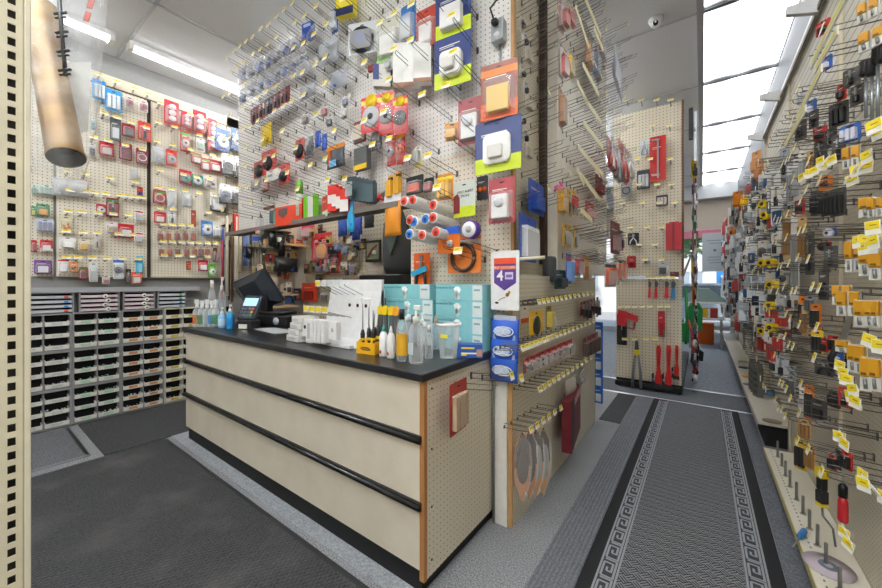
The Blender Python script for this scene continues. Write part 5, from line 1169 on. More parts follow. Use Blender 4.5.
for a_ in ((849,240,862,272,'tilted golden blade sleeve left of the yellow tag strip'),(862,246,872,276,'golden blade sleeve, middle one under the yellow tag strip'),(872,250,882,280,'golden blade sleeve at the right edge under the yellow tag strip'),
           (836,285,849,305,'small tilted golden sleeve hanging beneath the first tag'),(841,291,858,316,'strongly tilted golden sleeve in the middle'),(857,300,867,327,'golden sleeve left in the third row'),(867,300,877,327,'golden sleeve middle in the third row'),(876,300,890,328,'golden sleeve cut by the right edge in the third row'),
           (838,340,848,352,'short golden sleeve above the black scissors'),(850,344,858,372,'narrow golden sleeve beside the black scissors'),(857,345,866,374,'narrow golden sleeve right of its twin'),(863,357,872,391,'long golden sleeve with printed face, left one'),(872,358,881,391,'long golden sleeve with printed face, right one'),
           (862,197,873,217,'brown golden set below the black tools, left'),(872,197,884,217,'brown golden set below the black tools, right'),(846,146,858,168,'golden pack with white foot above the tag strips'),(862,0,876,20,'golden pack at the upper right corner'),(864,28,882,48,'yellow pack behind the black long tools')):
    yellow_set(*a_)
# black handled long drivers at top right
for i, (u, v0, v1) in enumerate(((866,60,118),(872,58,122),(878,40,125),(884,36,130))):
    p = W_RIGHT.at(u, v1, .12); q = W_RIGHT.at(u, v0, .12); h = q.z-p.z
    t = thing('long_driver', 'long steel shaft tool with black grip high at the right edge', 'driver', p, -PI/2, GR)
    MB().lathe([(.004,0),(.004,h*.72)], M('#9aa0a6', .3, .7), n=8).build('steel_shaft', t); MB().lathe([(.008,h*.72),(.014,h*.76),(.012,h*.9),(.015,h*.98),(.008,h)], M('#1d1d20', .4), n=12).build('black_grip', t)
palette = {'black': ('#26262a','#3a3a3e'), 'red': ('#b5302c','#222'), 'blue': ('#2f5fae','#dde'), 'white': ('#e6e3dc','#bbb'), 'wood': ('#c9a678','#a07848'), 'yellow': ('#e8c228','#333'), 'orange': ('#de7a2a','#333'), 'grey': ('#9a9c9e','#666'), 'clear': ('#d8d8d4','#999')}
def P_(u0, v0, u1, v1, c, prod='bars', what='pack', off=.12):
    a, b = palette[c]
    t = Rt(u0, v0, u1, v1, 'card', f'{c} hanging tool {what} on the near right wall', card=a if c not in ('black',) else '#4a4846', prod=prod, col=b if c != 'black' else '#1c1c1e', col2='#222', bl=0, d=.014, off=off, yaw=RND.uniform(.5, .95))
for a_ in ((818,20,829,34,'red','slab'),(846,68,858,86,'black','tool'),(852,84,866,104,'black','tool'),(838,84,846,100,'red','slab'),(822,56,832,70,'blue','slab'),(832,102,846,126,'black','bars'),(815,126,826,140,'red','slab'),
           (843,124,858,142,'blue','bars'),(826,128,836,148,'black','tool'),(834,134,844,160,'black','tool'),(816,140,826,162,'black','tool'),(808,150,816,178,'wood','bars'),(800,150,807,190,'white','bars'),(794,158,800,200,'white','bars'),(788,165,794,205,'clear','bars'),
           (805,148,812,188,'clear','bars'),(812,190,822,215,'black','bars'),(822,192,832,216,'black','bars'),(832,188,845,216,'black','bars'),(796,200,804,214,'red','slab'),(820,176,832,190,'orange','lumps'),(826,228,836,236,'blue','disc'),(820,242,830,250,'red','disc'),
           (820,268,828,300,'black','slab'),(826,246,836,268,'black','tool'),(806,232,814,275,'black','tool'),(806,296,815,312,'grey','bars'),(800,296,806,330,'orange','bars'),(812,304,820,330,'orange','bars'),(813,330,822,357,'yellow','bars'),(802,306,808,336,'wood','bars'),
           (822,338,828,352,'red','slab'),(830,336,842,352,'red','bars'),(834,352,842,362,'blue','slab'),(830,392,840,408,'black','bars'),(840,388,852,408,'red','tool'),(813,400,826,421,'black','slab'),(806,385,813,420,'orange','bars'),(800,388,806,430,'white','bars'),
           (818,360,832,376,'black','snips'),(800,420,810,440,'wood','bars'),(796,440,806,470,'yellow','bars'),(806,445,816,470,'wood','bars'),(830,455,836,470,'red','bars'),(836,450,842,470,'black','tool'),(843,452,852,470,'red','bars'),(788,375,795,398,'grey','bars'),
           (784,210,792,260,'wood','bars'),(792,212,799,300,'clear','bars'),(799,215,806,260,'wood','bars'),(810,110,818,128,'black','lumps'),(796,120,806,140,'black','lumps'),(806,100,816,114,'blue','slab'),(798,90,808,104,'white','bars')):
    P_(*a_)
# black scissors
t = thing('scissors', 'big black handled shears hanging below the golden sleeves', 'scissors', W_RIGHT.at(840, 378, .13), -PI/2+.6)
MB().tube([(.0,0,0),(.02,0,.03),(.03,0,.09),(.01,0,.12)], .009, BLK, 8).tube([(-.02,0,.02),(-.03,0,.06),(.0,0,.12)], .009, BLK, 8).build('handles', t); MB().prism([(-.01,.12),(.015,.12),(.04,.22),(.03,.22)], -.003, .003, STEEL).build('blades', t)
# blue strips and tape measures
for k, (u, v0, v1) in enumerate(((780,228,268),(779,270,300),(781,300,320),(779,345,366))):
    Rt(u-3, v0, u+3, v1, 'card', 'tall narrow vivid blue pack midway along the right wall', card='#2478d0', prod='bars', col='#3a90e0', bl=0, off=.1)
def tape(u, v, desc):
    p = W_RIGHT.at(u, v, .16)
    t = thing('tape_measure', desc, 'tape measure', p, -PI/2+.7, 'yellow tape measures on the right wall')
    MB().prism([(-.027,0),(.027,0),(.027,.04),(.016,.052),(-.016,.052),(-.027,.036)], -.018, .018, M('#f2cf1e', .35)).build('yellow_case', t)
    MB().lathe([(.013,-.018),(.012,-.021)], M('#1b1b1c', .4), (0,0,.028), 16, 'y').box(-.024, -.008, -.0195, -.018, .002, .010, BLK).build('black_badge', t)
for k, (u, v) in enumerate(((763,267),(771,267),(772,289),(771,310),(763,335),(772,332),(766,219),(764,208))): tape(u, v, 'yellow tape measure with black badge midway along the right wall')
# hooks by the right wall
near = [2.02-.122*k for k in range(13)]
nn = ['top','second','third','fourth','fifth','sixth','seventh','eighth','ninth','tenth','eleventh','twelfth','thirteenth','fourteenth','fifteenth','sixteenth','seventeenth','lowest']
mid_h = MB()
for ri, z in enumerate(near):
    a = 1.70+.03*(ri % 3)
    while a < 4.68:
        if RND.random() < .78:
            if a < 2.75: hook('wall', W_RIGHT, a, z+RND.uniform(-.02, .02), f'steel display hook in the {nn[ri]} row of the near right wall', group='display hooks on the near right wall', tagged=RND.random() < .6, name='display_hook')
            else: hook_into(mid_h, W_RIGHT, a, z+RND.uniform(-.02, .02), .18, .012, RND.random() < .38, .0024, .032, .036)
        a += .092 if a < 2.75 else .12
o = mid_h.build('wall_hooks'); stuff(o, 'crowd of steel display hooks further along the right wall', 'hooks')
# yellow tag strips
for k, (u0, v0, u1, v1) in enumerate(((856,243,884,226),(843,184,856,166),(856,172,871,150),(812,174,829,156),(851,392,861,408),(838,363,846,378),(869,339,884,351),(838,430,848,446),(857,470,882,500),(841,524,852,548),(868,136,884,120),(800,182,808,173),(846,378,858,391),(862,250,884,236))):
    a, b = W_RIGHT.at(u0, v0, .22), W_RIGHT.at(u1, v1, .22)
    d = (a-b); L_ = d.length; mid = (a+b)/2
    t = thing('tag_strip', 'run of yellow and white price tags along the right wall', 'price tags', mid, 0, 'price tag runs on the right wall')
    ang = math.atan2(b.z-a.z, b.y-a.y)
    T = Matrix.Rotation(ang, 4, 'X')
    MB().box(.001, .002, -L_/2, L_/2, -.004, .004, TAGW, T).build('holder_strip', t)
    n_ = max(2, int(L_/.036))
    for i in range(n_):
        y = -L_/2+(i+.5)*L_/n_
        Ti = Matrix.Translation((RND.uniform(-.01, .01), y*math.cos(ang), y*math.sin(ang)+RND.uniform(-.006, .006))) @ Matrix.Rotation(RND.uniform(.3, .7), 4, 'Z') @ Matrix.Rotation(RND.uniform(-.25, .25), 4, 'X')
        MB().box(-.001, .0, -.014, .014, -.017, .011, TAGW, Ti).box(-.0018, -.001, -.0125, .0125, -.006, .010, TAGY, Ti).box(-.0022, -.0018, -.008, .004, .001, .003, M('#9a7a1c', .6), Ti).build('yellow_tag', t)
for k, (u0, v0, u1, v1) in enumerate(((847,-6,811,66),(822,68,797,118),(806,108,785,146),(838,30,815,70))):
    a, b = W_RIGHT.at(u0, v0, .205), W_RIGHT.at(u1, v1, .205); d = b-a; L_ = d.length; ang = math.atan2(d.z, d.y)
    T = Matrix.Rotation(ang, 4, 'X')
    o = MB().box(-.002, .002, -L_/2, L_/2, -.012, .014, M('#eee8d4', .5), T).box(-.0026, -.002, -L_/2+.01, L_/2-.01, -.004, .009, M('#e6dc6a', .5), T).build('label_rail', None, tuple((a+b)/2)); tag(o, 'long cream and yellow label rail high on the right wall', 'label rail')
# small goods further along, near section beyond 2.75 m
far_specs = [('#e6e4df','#a9aaac'),('#d8dce0','#8f959b'),('#f1eee8','#c8a07a'),('#e4decf','#6c6f74'),('#cfd4da','#f4f6f8'),('#e8e2d2','#3a3c40'),('#e9e6e0','#c8423a'),('#e8e6e0','#2f5f9a'),('#a9afb6','#d8dde2'),('#e9edf0','#b3b9c0')]
GF = 'small packs further along the right wall'
for k in range(150):
    y = 2.9+RND.random()**1.2*1.85; z = .42+RND.random()*1.35
    c1, c2 = far_specs[k % 10]; w = RND.uniform(.05, .09); h = RND.uniform(.09, .20)
    carded(PN[('tool','slab','bars','disc')[k % 4]], 'small hanging pack in the middle stretch of the right wall', 'package', (XR-RND.uniform(.05, .15), y, z+.16), -PI/2+RND.uniform(.3, .95), w, h, c1, prod=('tool','slab','bars','disc')[k % 4], col=c2, bl=0, d=.018, group=GF)
FY = [(RND.uniform(4.75, 9.3), RND.uniform(.62, 2.3)) for _ in range(190)]
far_specs2 = [('#dfe3e7','#9aa1a9'),('#b4bac2','#eef1f4'),('#f0f2f4','#6b7078'),('#ccd2d8','#f6f8fa'),('#8b919a','#c9cfd6'),('#e8e6e1','#9a8a7a'),('#e4e9ee','#3c4664'),('#c6ccd3','#b8433c')]
for k, (y, z) in enumerate(FY):
    c1, c2 = far_specs2[k % 8] if not (6.2 < y < 7.2 and 1.9 < z < 2.1) else ('#ec8a2a', '#f2b43a')
    w = RND.uniform(.06, .12); h = RND.uniform(.12, .28)
    x = XR-RND.uniform(.04, .18)
    carded(PN[('tool','slab','bars','bottle')[k % 4]], 'silvery hanging pack in the far stretch of the right wall', 'package', (x, y, z-h/2), -PI/2+RND.uniform(.1, 1.2), w, h, c1, prod=('tool','slab','bars','bottle')[k % 4], col=c2, bl=0, d=.02, group='packs in the far stretch of the right wall')
fh = MB()
for k in range(420):
    hook_into(fh, W_RIGHT, RND.uniform(4.75, 9.3), RND.uniform(.55, 2.35), .14, .015, RND.random() < .35, .003, .04, .04)
stuff(fh.build('far_hooks'), 'haze of hooks and tags along the far right wall', 'hooks')
for k, (u0, v0, u1, v1, c) in enumerate(((734,190,742,206,'#ee8a24'),(741,196,748,205,'#f2c02a'),(752,150,762,172,'#d89a5a'),(756,160,764,180,'#c8824a'),(753,296,760,318,'#1d2a4a'),(756,308,764,326,'#222a3c'))):
    Rt(u0, v0, u1, v1, 'card', ('bright orange','yellow','tan','brown','navy and white','black and navy')[k]+' pack standing out in the far hanging goods', card=c, prod='slab', col='#e8e6e0' if k > 3 else c, bl=0, off=.16)
# grey cases on the far base shelf
for i, (u, dx) in enumerate(((761, .0), (770, .01), (777, .02))):
    p = on_z(u, 391+4*i, .186)
    t = thing('drill_case', 'upright grey moulded bit case on the far base shelf', 'case', (min(p.x, .40)+dx*.5, p.y, .1855), -PI/2+.35)
    MB().prism([(-.042,0),(.042,0),(.042,.25),(.02,.30),(-.02,.30),(-.042,.25)], -.022, .022, M('#6f7069', .45)).build('case_shell', t)
    for q in range(4): MB().rbox(-.03, .03, -.026, -.022, .03+.055*q, .06+.055*q, M('#4f504a', .5), .002).build('rib', t)
for k, (u, v, c, d_) in enumerate(((743,362,'#b59a6a','brown and gold flat pad'),(744,368,'#4a4f58','dark blue oval dish'),(748,377,'#e8a81c','small yellow and red pad'),(750,385,'#8a8d90','grey round dish'),(758,389,'#c9b98a','pale ring of twine'),(772,422,'#9a8f78','thin tan disc'))):
    p = on_z(u, v, .187); o = MB().lathe([(.045,0),(.055,.004),(.055,.012),(.04,.016)], M(c, .5), n=18, squash=.8).build('flat_disc', None, (min(p.x, .50), p.y, .186)); tag(o, d_+' lying on the far base shelf', 'disc')
p = on_z(771, 395, .187); o = MB().prism([(-.05,0),(.05,0),(.03,.05),(-.05,.03)], -.03, .03, M('#7fa6c8', .25, .4)).build('blue_tin', None, (p.x, p.y, .186)); tag(o, 'shiny blue silver tin at the near end of the far shelf', 'tin')
# pegs on the near base shelf
for i, (u, v, h) in enumerate(((777.6,457,.10),(782,466,.075),(785.5,476,.085),(790,487,.09),(796.5,500,.09),(803,514,.085),(809.5,529,.085),(817.5,546,.09),(826,565,.085),(840,590,.08))):
    p = on_z(u, v, .10); t = thing('steel_peg', f'upright steel peg, {ordn(i)} from the far end of the near base shelf', 'peg', (min(p.x, .44), p.y, .1005), 0, 'steel pegs on the near base shelf')
    MB().lathe([(.006,0),(.006,h),(.004,h+.003)], M('#8f8f8b', .3, .7), n=10).build('rod', t); MB().lathe([(.012,0),(.011,.003)], M('#b4b2aa', .4, .5), n=12).build('foot_plate', t)
p = on_z(827, 566, .103); t = thing('sanding_disc', 'round white and pink disc lying over a peg on the near shelf', 'disc', (p.x+.005, p.y, .1015))
MB().lathe([(.012,0),(.072,0),(.074,.004),(.012,.006)], M('#cfc3cb', .5), n=28, squash=1.1).build('disc_body', t); MB().lathe([(.012,.0062),(.03,.0058)], M('#7b8392', .5), n=20, squash=1.1, cap=False).build('centre_print', t)
p = on_z(803, 533, .11); t = thing('screwdriver', 'blue handled screwdriver lying on the near base shelf', 'screwdriver', (p.x, p.y, .112), -.35)
MB().lathe([(.008,-.05),(.012,-.045),(.011,.02),(.007,.035)], M('#2f7ec4', .35), n=12, axis='y').build('blue_handle', t); MB().lathe([(.0105,-.006),(.011,.0)], BLK, n=12, axis='y').build('black_collar', t); MB().lathe([(.003,-.16),(.003,-.05)], STEEL, n=8, axis='y').build('shaft', t)
p = W_RIGHT.at(822, 503, .13); t = thing('flexible_light', 'yellow and black hanging torch with a bent grey stem', 'torch', p, -PI/2+.5)
MB().rbox(-.012, .012, -.012, .012, .05, .10, M('#1c1c1e', .4), .004).rbox(-.014, .014, -.014, .014, .0, .05, M('#26262a', .4), .004).build('black_body', t); MB().box(-.0145, .0145, -.0145, .0145, .10, .135, M('#e8c820', .4)).box(-.013, .013, -.013, .013, -.012, .0, M('#e8c820', .4)).build('yellow_bands', t)
MB().tube([(0,0,-.012),(.015,-.01,-.04),(.045,0,-.07),(.055,0,-.13)], .0035, M('#6c6d68', .4, .5), 6).build('bent_stem', t)
p = W_RIGHT.at(843, 522, .12); t = thing('screwdriver', 'red and black screwdriver hanging low over the near base shelf', 'screwdriver', p, -PI/2+.4)
MB().lathe([(.011,0),(.014,.01),(.013,.07),(.009,.085)], M('#c0242c', .3), n=10).build('red_grip', t); MB().lathe([(.012,.085),(.012,.12),(.006,.13)], BLK, n=10).build('black_collar', t); MB().lathe([(.003,.13),(.003,.22)], STEEL, n=8).build('shaft', t)
# ================= ON THE COUNTER =================
ZC = .8745
def cp(u, v, z=ZC): return on_z(u, v, z)
def bottle(u, v, vt, r, body, cap, label, name='bottle', kind='pump', lab=None, squash=1.0, liquid=None):
    p = cp(u, v); h = (p-Vector((0,0,EYE))).xy.length
    d = FW[0]*p.x+FW[1]*p.y; H_ = (v-vt)/FPX*d; p.z = ZC
    t = thing(name, label, 'bottle', p)
    b = .68 if kind in ('pump', 'spray') else .80
    MB().lathe([(r*.9,0),(r,H_*.03),(r,H_*b*.78),(r*.75,H_*b*.92),(r*.38,H_*b),(r*.36,H_*b*1.03)], body, n=18, squash=squash).build('bottle_body', t)
    if liquid: MB().lathe([(r*.86,.003),(r*.93,H_*.05),(r*.93,H_*b*.7)], liquid, n=18, squash=squash).build('liquid', t)
    if lab: MB().lathe([(r*1.02,H_*.12),(r*1.02,H_*b*.66)], lab, n=18, squash=squash, cap=False).build('label_band', t)
    z0 = H_*b
    if kind == 'pump': MB().lathe([(r*.42,z0),(r*.42,z0+H_*.10),(r*.15,z0+H_*.12),(r*.13,z0+H_*.22)], cap, n=12).rbox(-r*.25, r*.8, -r*.2, r*.2, z0+H_*.22, z0+H_*.30, cap, .002).build('pump_top', t)
    elif kind == 'spray': MB().lathe([(r*.42,z0),(r*.42,z0+H_*.10)], cap, n=12).prism([(-r*1.0,z0+H_*.18),(-r*.9,z0+H_*.30),(r*.7,z0+H_*.30),(r*.5,z0+H_*.10),(-r*.2,z0+H_*.10)], -r*.25, r*.25, cap).build('trigger_head', t)
    elif kind == 'nozzle': MB().lathe([(r*.42,z0),(r*.38,z0+H_*.06),(r*.14,z0+H_*.20)], cap, n=12).build('nozzle', t)
    else: MB().lathe([(r*.46,z0),(r*.46,H_)], cap, n=14).build('cap', t)
    return t
CLR = clear('#eef2f4', .16, .05)
# left cluster
bottle(212,322,280,.030,CLR,WHITE,'tall clear bottle with white pump behind the spray bottles, left','bottle','cap')
bottle(222,320,276,.032,CLR,WHITE,'tall clear bottle with white pump behind the spray bottles, right','bottle','pump', lab=clear('#cfe4ea',.3))
for i, (u, c) in enumerate(((197,'#e07a3a'),(202,'#3a9a5a'),(207,'#c9d2d6'),(212,'#5a9ad0'),(216,'#3a9a5a'))):
    bottle(u,327,299+(i%2),.029,clear('#e6ecee',.3),M('#f1f1ef',.4),f'clear spray bottle with white trigger and {("orange","green","pale","blue","green edged")[i]} label at the counter end','spray_bottle','spray',lab=clear(c,.5))
bottle(222,328,307,.026,M('#8fbce4',.3),WHITE,'pale blue soap bottle with white pump, left of a pair','soap_bottle','pump',lab=M('#bcd6ee',.4))
bottle(230,329,304,.026,M('#2f9ad4',.3),WHITE,'bright blue soap bottle with white pump, right of a pair','soap_bottle','pump',lab=M('#1f86c8',.4))
# register and card terminal
RGZ = .05
p = cp(262, 326); rg_ = thing('cash_register', 'black touch screen register seen from behind', 'register', (p.x, p.y+.10, ZC), .25)
MB().rbox(-.16, .24, -.10, .14, 0, .085, M('#17181b', .4), .008).rbox(-.13, .13, -.08, .12, .085, .11, M('#101114', .4), .006).build('base', rg_)
T = Matrix.Translation((-.20, .02, .275)) @ Matrix.Rotation(math.radians(-18), 4, 'Y') @ Matrix.Rotation(math.radians(24), 4, 'X')
MB().loft([[(-.19,-.015,-.155),(.19,-.015,-.155),(.19,-.015,.155),(-.19,-.015,.155)],[(-.19,.012,-.155),(.19,.012,-.155),(.19,.012,.155),(-.19,.012,.155)]], M('#1b2230', .3), T=T).build('screen', rg_)
MB().loft([[(-.185,-.016,-.15),(.185,-.016,-.15),(.185,-.016,.15),(-.185,-.016,.15)],[(-.10,-.07,-.09),(.10,-.07,-.09),(.10,-.07,.10),(-.10,-.07,.10)]], M('#2a3038', .4), T=T).build('screen_back', rg_)
MB().rbox(-.13, -.06, -.02, .05, .09, .26, M('#15161a', .4), .01).build('stand', rg_)
MB().lathe([(.03,-.002),(.028,-.008)], M('#b9bcc0', .3), (.13,-.10,.045), 18, 'y').build('badge', rg_)
p = cp(246, 329); ctm = thing('card_terminal', 'black card payment terminal with lit blue screen and red and green keys', 'card terminal', (p.x, p.y, ZC), .35)
ctm.scale = (1.3, 1.3, 1.3)
Tt = Matrix.Translation((0, 0, .06)) @ Matrix.Rotation(math.radians(-28), 4, 'X')
MB().rbox(-.05, .05, -.02, .06, 0, .05, M('#1b1d20', .4), .006).build('stand', ctm)
MB().rbox(-.062, .062, -.012, .018, -.01, .145, M('#33383e', .35), .008, Tt).build('housing', ctm)
MB().box(-.048, .048, -.0135, -.012, .075, .125, M('#9cc4ee', .3, emit=.8), Tt).build('screen', ctm)
k_ = MB()
for r in range(3):
    for c_ in range(4): k_.rbox(-.045+.024*c_, -.045+.024*c_+.018, -.016, -.012, .008+.020*r, .008+.020*r+.014, M('#5a6068', .4) if c_ < 3 else M(('#2f9a5a','#c9a23a','#c8423c')[r], .4), .002, Tt)
k_.build('keypad', ctm); MB().box(-.03, .03, -.024, -.022, .005, .03, WHITE).build('paper_tag', ctm)
p = cp(275, 331); o = MB().prism([(-.22,-.06),(.16,-.10),(.20,.05),(-.16,.08)], 0, .002, M('#c9cacb', .4), 'xy').build('paper_sheet', None, (p.x-.02, p.y+.02, ZC+.0003)); tag(o, 'grey paper sheets lying in front of the register', 'paper')
# white accessory rack: two stepped tiers with hooks
p = cp(322, 345); q = cp(352, 350)
rk = thing('accessory_rack', 'white two-tier counter rack with wire hooks and boxed accessories', 'display rack', (-1.70, 1.33, ZC), 0)
MB().prism([(-.10,0),(.13,0),(.13,.30),(.105,.30),(.05,.02)], -.235, .225, M('#e9e9e8', .4), 'yz').build('sloping_stand', rk)
MB().rbox(-.235, .225, -.12, -.09, 0, .02, M('#f0f0ef', .4), .003).build('front_lip', rk)
MB().prism([(.105,.02),(.125,.02),(.125,.365),(.105,.365)], -.235, .225, M('#f1f1f0', .4), 'yz').build('upper_panel', rk)
w_ = MB()
for k, x in enumerate((-.20,-.14,-.08,-.02,.05)):
    w_.tube([(x+.03,.105,.27),(x+.01,-.02,.33),(x+.01,-.025,.34)], .0018, WIRED, 5)
for x in (-.19,-.13,-.07,-.01): w_.tube([(x+.03,.06,.14),(x,-.10,.185),(x,-.105,.195)], .0018, WIRED, 5)
w_.build('wire_hooks', rk)
for k, x in enumerate((-.185,-.125,-.065,-.005)):
    for y, z, c in ((-.025,.33, TAGY if k == 0 else M('#d9dbe2', .4)), (-.105,.18, TAGY)):
        MB().box(x-.028, x+.024, y-.002, y, z-.005, z+.032, WHITE).box(x-.026, x+.022, y-.003, y-.002, z+.004, z+.028, c).build('price_label', rk)
G_ = 'boxed accessories on the white counter rack'
def rbx(x, y, z, w, d, h, dot, desc, dc='#1b1b1d'):
    t = thing('accessory_box', desc, 'box', (-1.70+x, 1.33+y, ZC+z), 0, G_)
    MB().rbox(-w/2, w/2, -d, 0, 0, h, M('#eeedeb', .4), .002).build('carton_body', t)
    if dot == 'dot': MB().lathe([(.011,-d-.0002),(.011,-d-.0015)], M(dc, .4), (0,0,h*.55), 14, 'y').build('round_print', t)
    elif dot == 'bar': MB().box(-w*.22, w*.22, -d-.001, -d, h*.2, h*.85, M(dc, .4)).build('dark_print', t)
    elif dot == 'lines':
        for i in range(4): MB().box(-w*.5-.001, w*.35, -d-.001, -d, h*(.12+.22*i), h*(.20+.22*i), M('#c9c7c5', .5)).build('print_line', t)
for i in range(3): rbx(-.02+.072*i, .10, .16, .056, .02, .095, 'dot', 'small white box with round black print on the upper rack tier')
rbx(-.19, -.125, .03, .055, .03, .12, 'bar', 'white box with tall black print on the lower rack tier')
rbx(-.13, -.12, .04, .055, .03, .10, 'dot', 'white box with black dot on the lower rack tier')
rbx(-.072, -.13, .01, .05, .035, .13, 'bar', 'white box with grey window on the lower rack tier', '#c3c4c8')
for i in range(4): rbx(-.025+.028*i, -.13+.004*i, .02, .024, .05, .125, '', 'slim white box in a tight row on the lower rack tier')
rbx(.125, -.125, .045, .065, .03, .095, 'dot', 'white box with faint grey emblem right on the rack', '#b9b9ba')
for i in range(4):
    t = thing('accessory_box', 'flat white box in the left stack beside the rack', 'box', (-1.93+.012*i, 1.23, ZC+.0005+.038*i), -.1, G_)
    MB().rbox(-.085+.008*i, .06, -.06, .05, 0, .036, M('#e3e1de', .4), .003).build('carton_body', t); MB().box(-.07+.008*i, .02, -.061, -.06, .010, .024, M('#c9c7c6', .5)).build('print_line', t)
# yellow screwdriver holder and drivers
p = cp(365, 354); hx_ = thing('screwdriver_holder', 'yellow plastic screwdriver holder with dark logo at the counter edge', 'holder', (p.x, p.y+.035, ZC), .1)
Y1_ = M('#f3b61c', .35)
MB().prism([(-.058,0),(.058,0),(.058,.055),(.045,.055),(.042,.07),(.034,.07),(.030,.055),(.01,.055),(.007,.07),(-.002,.07),(-.006,.055),(-.028,.055),(-.032,.07),(-.040,.07),(-.044,.055),(-.058,.055)], -.036, -.030, Y1_).box(-.058, .058, .03, .036, 0, .07, Y1_).box(-.058, -.052, -.03, .03, 0, .06, Y1_).box(.052, .058, -.03, .03, 0, .06, Y1_).box(-.058, .058, -.03, .03, 0, .006, Y1_).build('tray', hx_)
MB().prism([(-.034,.026),(-.02,.034),(.02,.034),(.036,.022),(.02,.018),(-.02,.018)], -.0372, -.036, M('#3a342a', .5)).box(-.025, .026, -.038, -.0372, .022, .030, M('#b9792c', .5)).build('logo_print', hx_)
for i, (dx, dy, hgt, sh, gc) in enumerate(((-.045,-.01,.105,.125,'#1c1c1e'),(-.022,.01,.115,.08,'#232325'),(.0,-.01,.115,.10,'#1a1a1c'),(.012,.015,.12,.06,'#3a3a3e'),(.028,-.008,.115,.085,'#1f1f21'),(.042,.012,.13,.05,'#2a2a2c'))):
    t = thing('screwdriver', f'black and yellow gripped screwdriver standing in the yellow holder', 'screwdriver', (p.x+dx, p.y+.035+dy, ZC+.007), 0, 'screwdrivers in the yellow holder')
    MB().lathe([(.007,0),(.011,.01),(.009,hgt*.4),(.012,hgt*.8),(.007,hgt)], M(gc, .4), n=10).lathe([(.0112,hgt*.50),(.0122,hgt*.62)], M('#e8c81e', .4), n=10, cap=False).build('grip', t); MB().lathe([(.003,hgt),(.003,hgt+sh),(.001,hgt+sh+.008)], STEEL, n=8).build('shaft', t)
for i, (u, c2) in enumerate(((375,'#f2cc1c'),(379,'#f2cc1c'),(388,'#f2cc1c'),(392,'#e8a02a'))):
    q = Vector((p.x+(-.005,.03,.072,.105)[i], p.y+.10, ZC)); t = thing('utility_knife', 'grey knife with bright yellow head standing behind the yellow holder', 'knife', (q.x, q.y+.01, ZC), .2)
    MB().rbox(-.012, .012, -.008, .008, 0, .19, M('#6c6e70', .35, .4), .004).build('grey_handle', t); MB().prism([(-.015,.185),(.010,.185),(.016,.21),(.0,.232),(-.013,.222)], -.011, .011, M(c2, .35)).build('yellow_head', t)
o = MB().prism([(-.045,0),(.05,0),(.075,.17),(.06,.17)], -.05, .05, M('#8f8b8c', .4)).build('grey_display_card', None, (cp(400,345).x, cp(400,345).y+.06, ZC)); tag(o, 'grey leaning display card behind the glue bottles', 'card')
# bottles at the right end
bottle(383.5,356,325,.020,M('#f3f2f0',.35),M('#2f9a86',.4),'small white glue bottle with green nozzle and red drop print, left','glue_bottle','nozzle',lab=None)
bottle(391,358,326,.020,M('#f3f2f0',.35),WHITE,'small white glue bottle with white cap and red drop print, right','glue_bottle','nozzle')
for u, v in ((384.5,357),(391.5,359)):
    pass
for k, o_ in enumerate([o for o in COL.objects if o.name.startswith('glue_bottle') and o.parent is None]):
    MB().prism([(0,.034),(.006,.024),(.005,.017),(0,.014),(-.005,.017),(-.006,.024)], -.0215, -.0192, M('#c8452c', .4)).build('red_drop_print', o_)
t = bottle(402,361,309,.027,CLR,M('#1c1c1e',.4),'clear bottle with yellow and black label and black cap','bottle','cap',lab=M('#e8b02c',.4),squash=.8)
t = bottle(416,363,304,.034,CLR,WHITE,'large clear bottle with white pump near the counter corner','bottle','pump',squash=.8)
MB().box(-.02, .006, -.0285, -.0265, .04, .09, clear('#dfe8ec', .5)).build('faint_label', t)
bottle(429,358,325,.020,CLR,M('#d9dde0',.4),'small clear bottle beside the clear bucket','bottle','cap',squash=.9)
bottle(424,354,322,.018,CLR,M('#d9dde0',.4),'second small clear bottle in front of the tissue box','bottle','cap',squash=.9)
bottle(422,347,312,.028,CLR,WHITE,'clear squat bottle between the round sign and the tub','bottle','pump'); bottle(436,349,316,.026,clear('#e4edf2',.25),M('#c9a27a',.4),'clear bottle with brown stick top behind the tub','bottle','nozzle'); bottle(409,350,314,.024,clear('#dfeef6',.3),M('#e4eef4',.4),'pale blue clear bottle behind the large pump bottle','bottle','cap')
p = cp(443, 358); bk = thing('clear_tub', 'clear flared plastic tub with white rim and yellow sticker', 'tub', (p.x+.01, p.y+.03, ZC))
MB().lathe([(.040,0),(.055,.155),(.058,.158)], clear('#eef1f3', .22), n=24, cap=False).lathe([(.040,0),(.040,.003)], clear('#eef1f3', .3), n=24).build('tub_body', bk); MB().lathe([(.055,.148),(.060,.150),(.060,.158),(.055,.160)], M('#f1f1f0', .4), n=24, cap=False).build('rim', bk)
MB().rbox(-.01, .03, -.0535, -.050, .095, .112, M('#e8dc2a', .4), .003).build('yellow_sticker', bk)
p = cp(466, 358); bx = thing('display_carton', 'blue low counter display carton with yellow and white print', 'box', (p.x, p.y+.035, ZC), .55)
MB().rbox(-.058, .058, -.03, .03, 0, .062, M('#2c58ae', .4), .002).build('carton_body', bx); MB().box(-.04, .02, -.0312, -.03, .042, .049, M('#f0dc5a', .4)).box(-.04, .03, -.0312, -.03, .018, .025, M('#efece2', .4)).box(-.04, -.015, -.0318, -.0312, .011, .019, M('#f0dc2c', .4)).box(.03, .056, -.0312, -.03, .008, .04, M('#b98a6a', .4)).build('print', bx)
bottle(456,348,314,.018,M('#eef0f0',.35),M('#3f9a80',.4),'white bottle with green nozzle behind the blue carton','bottle','nozzle')
bottle(463,346,312,.020,M('#f1f1f0',.35),WHITE,'white capped bottle with blue foot behind the blue carton','bottle','cap',lab=M('#dfe8f2',.4))
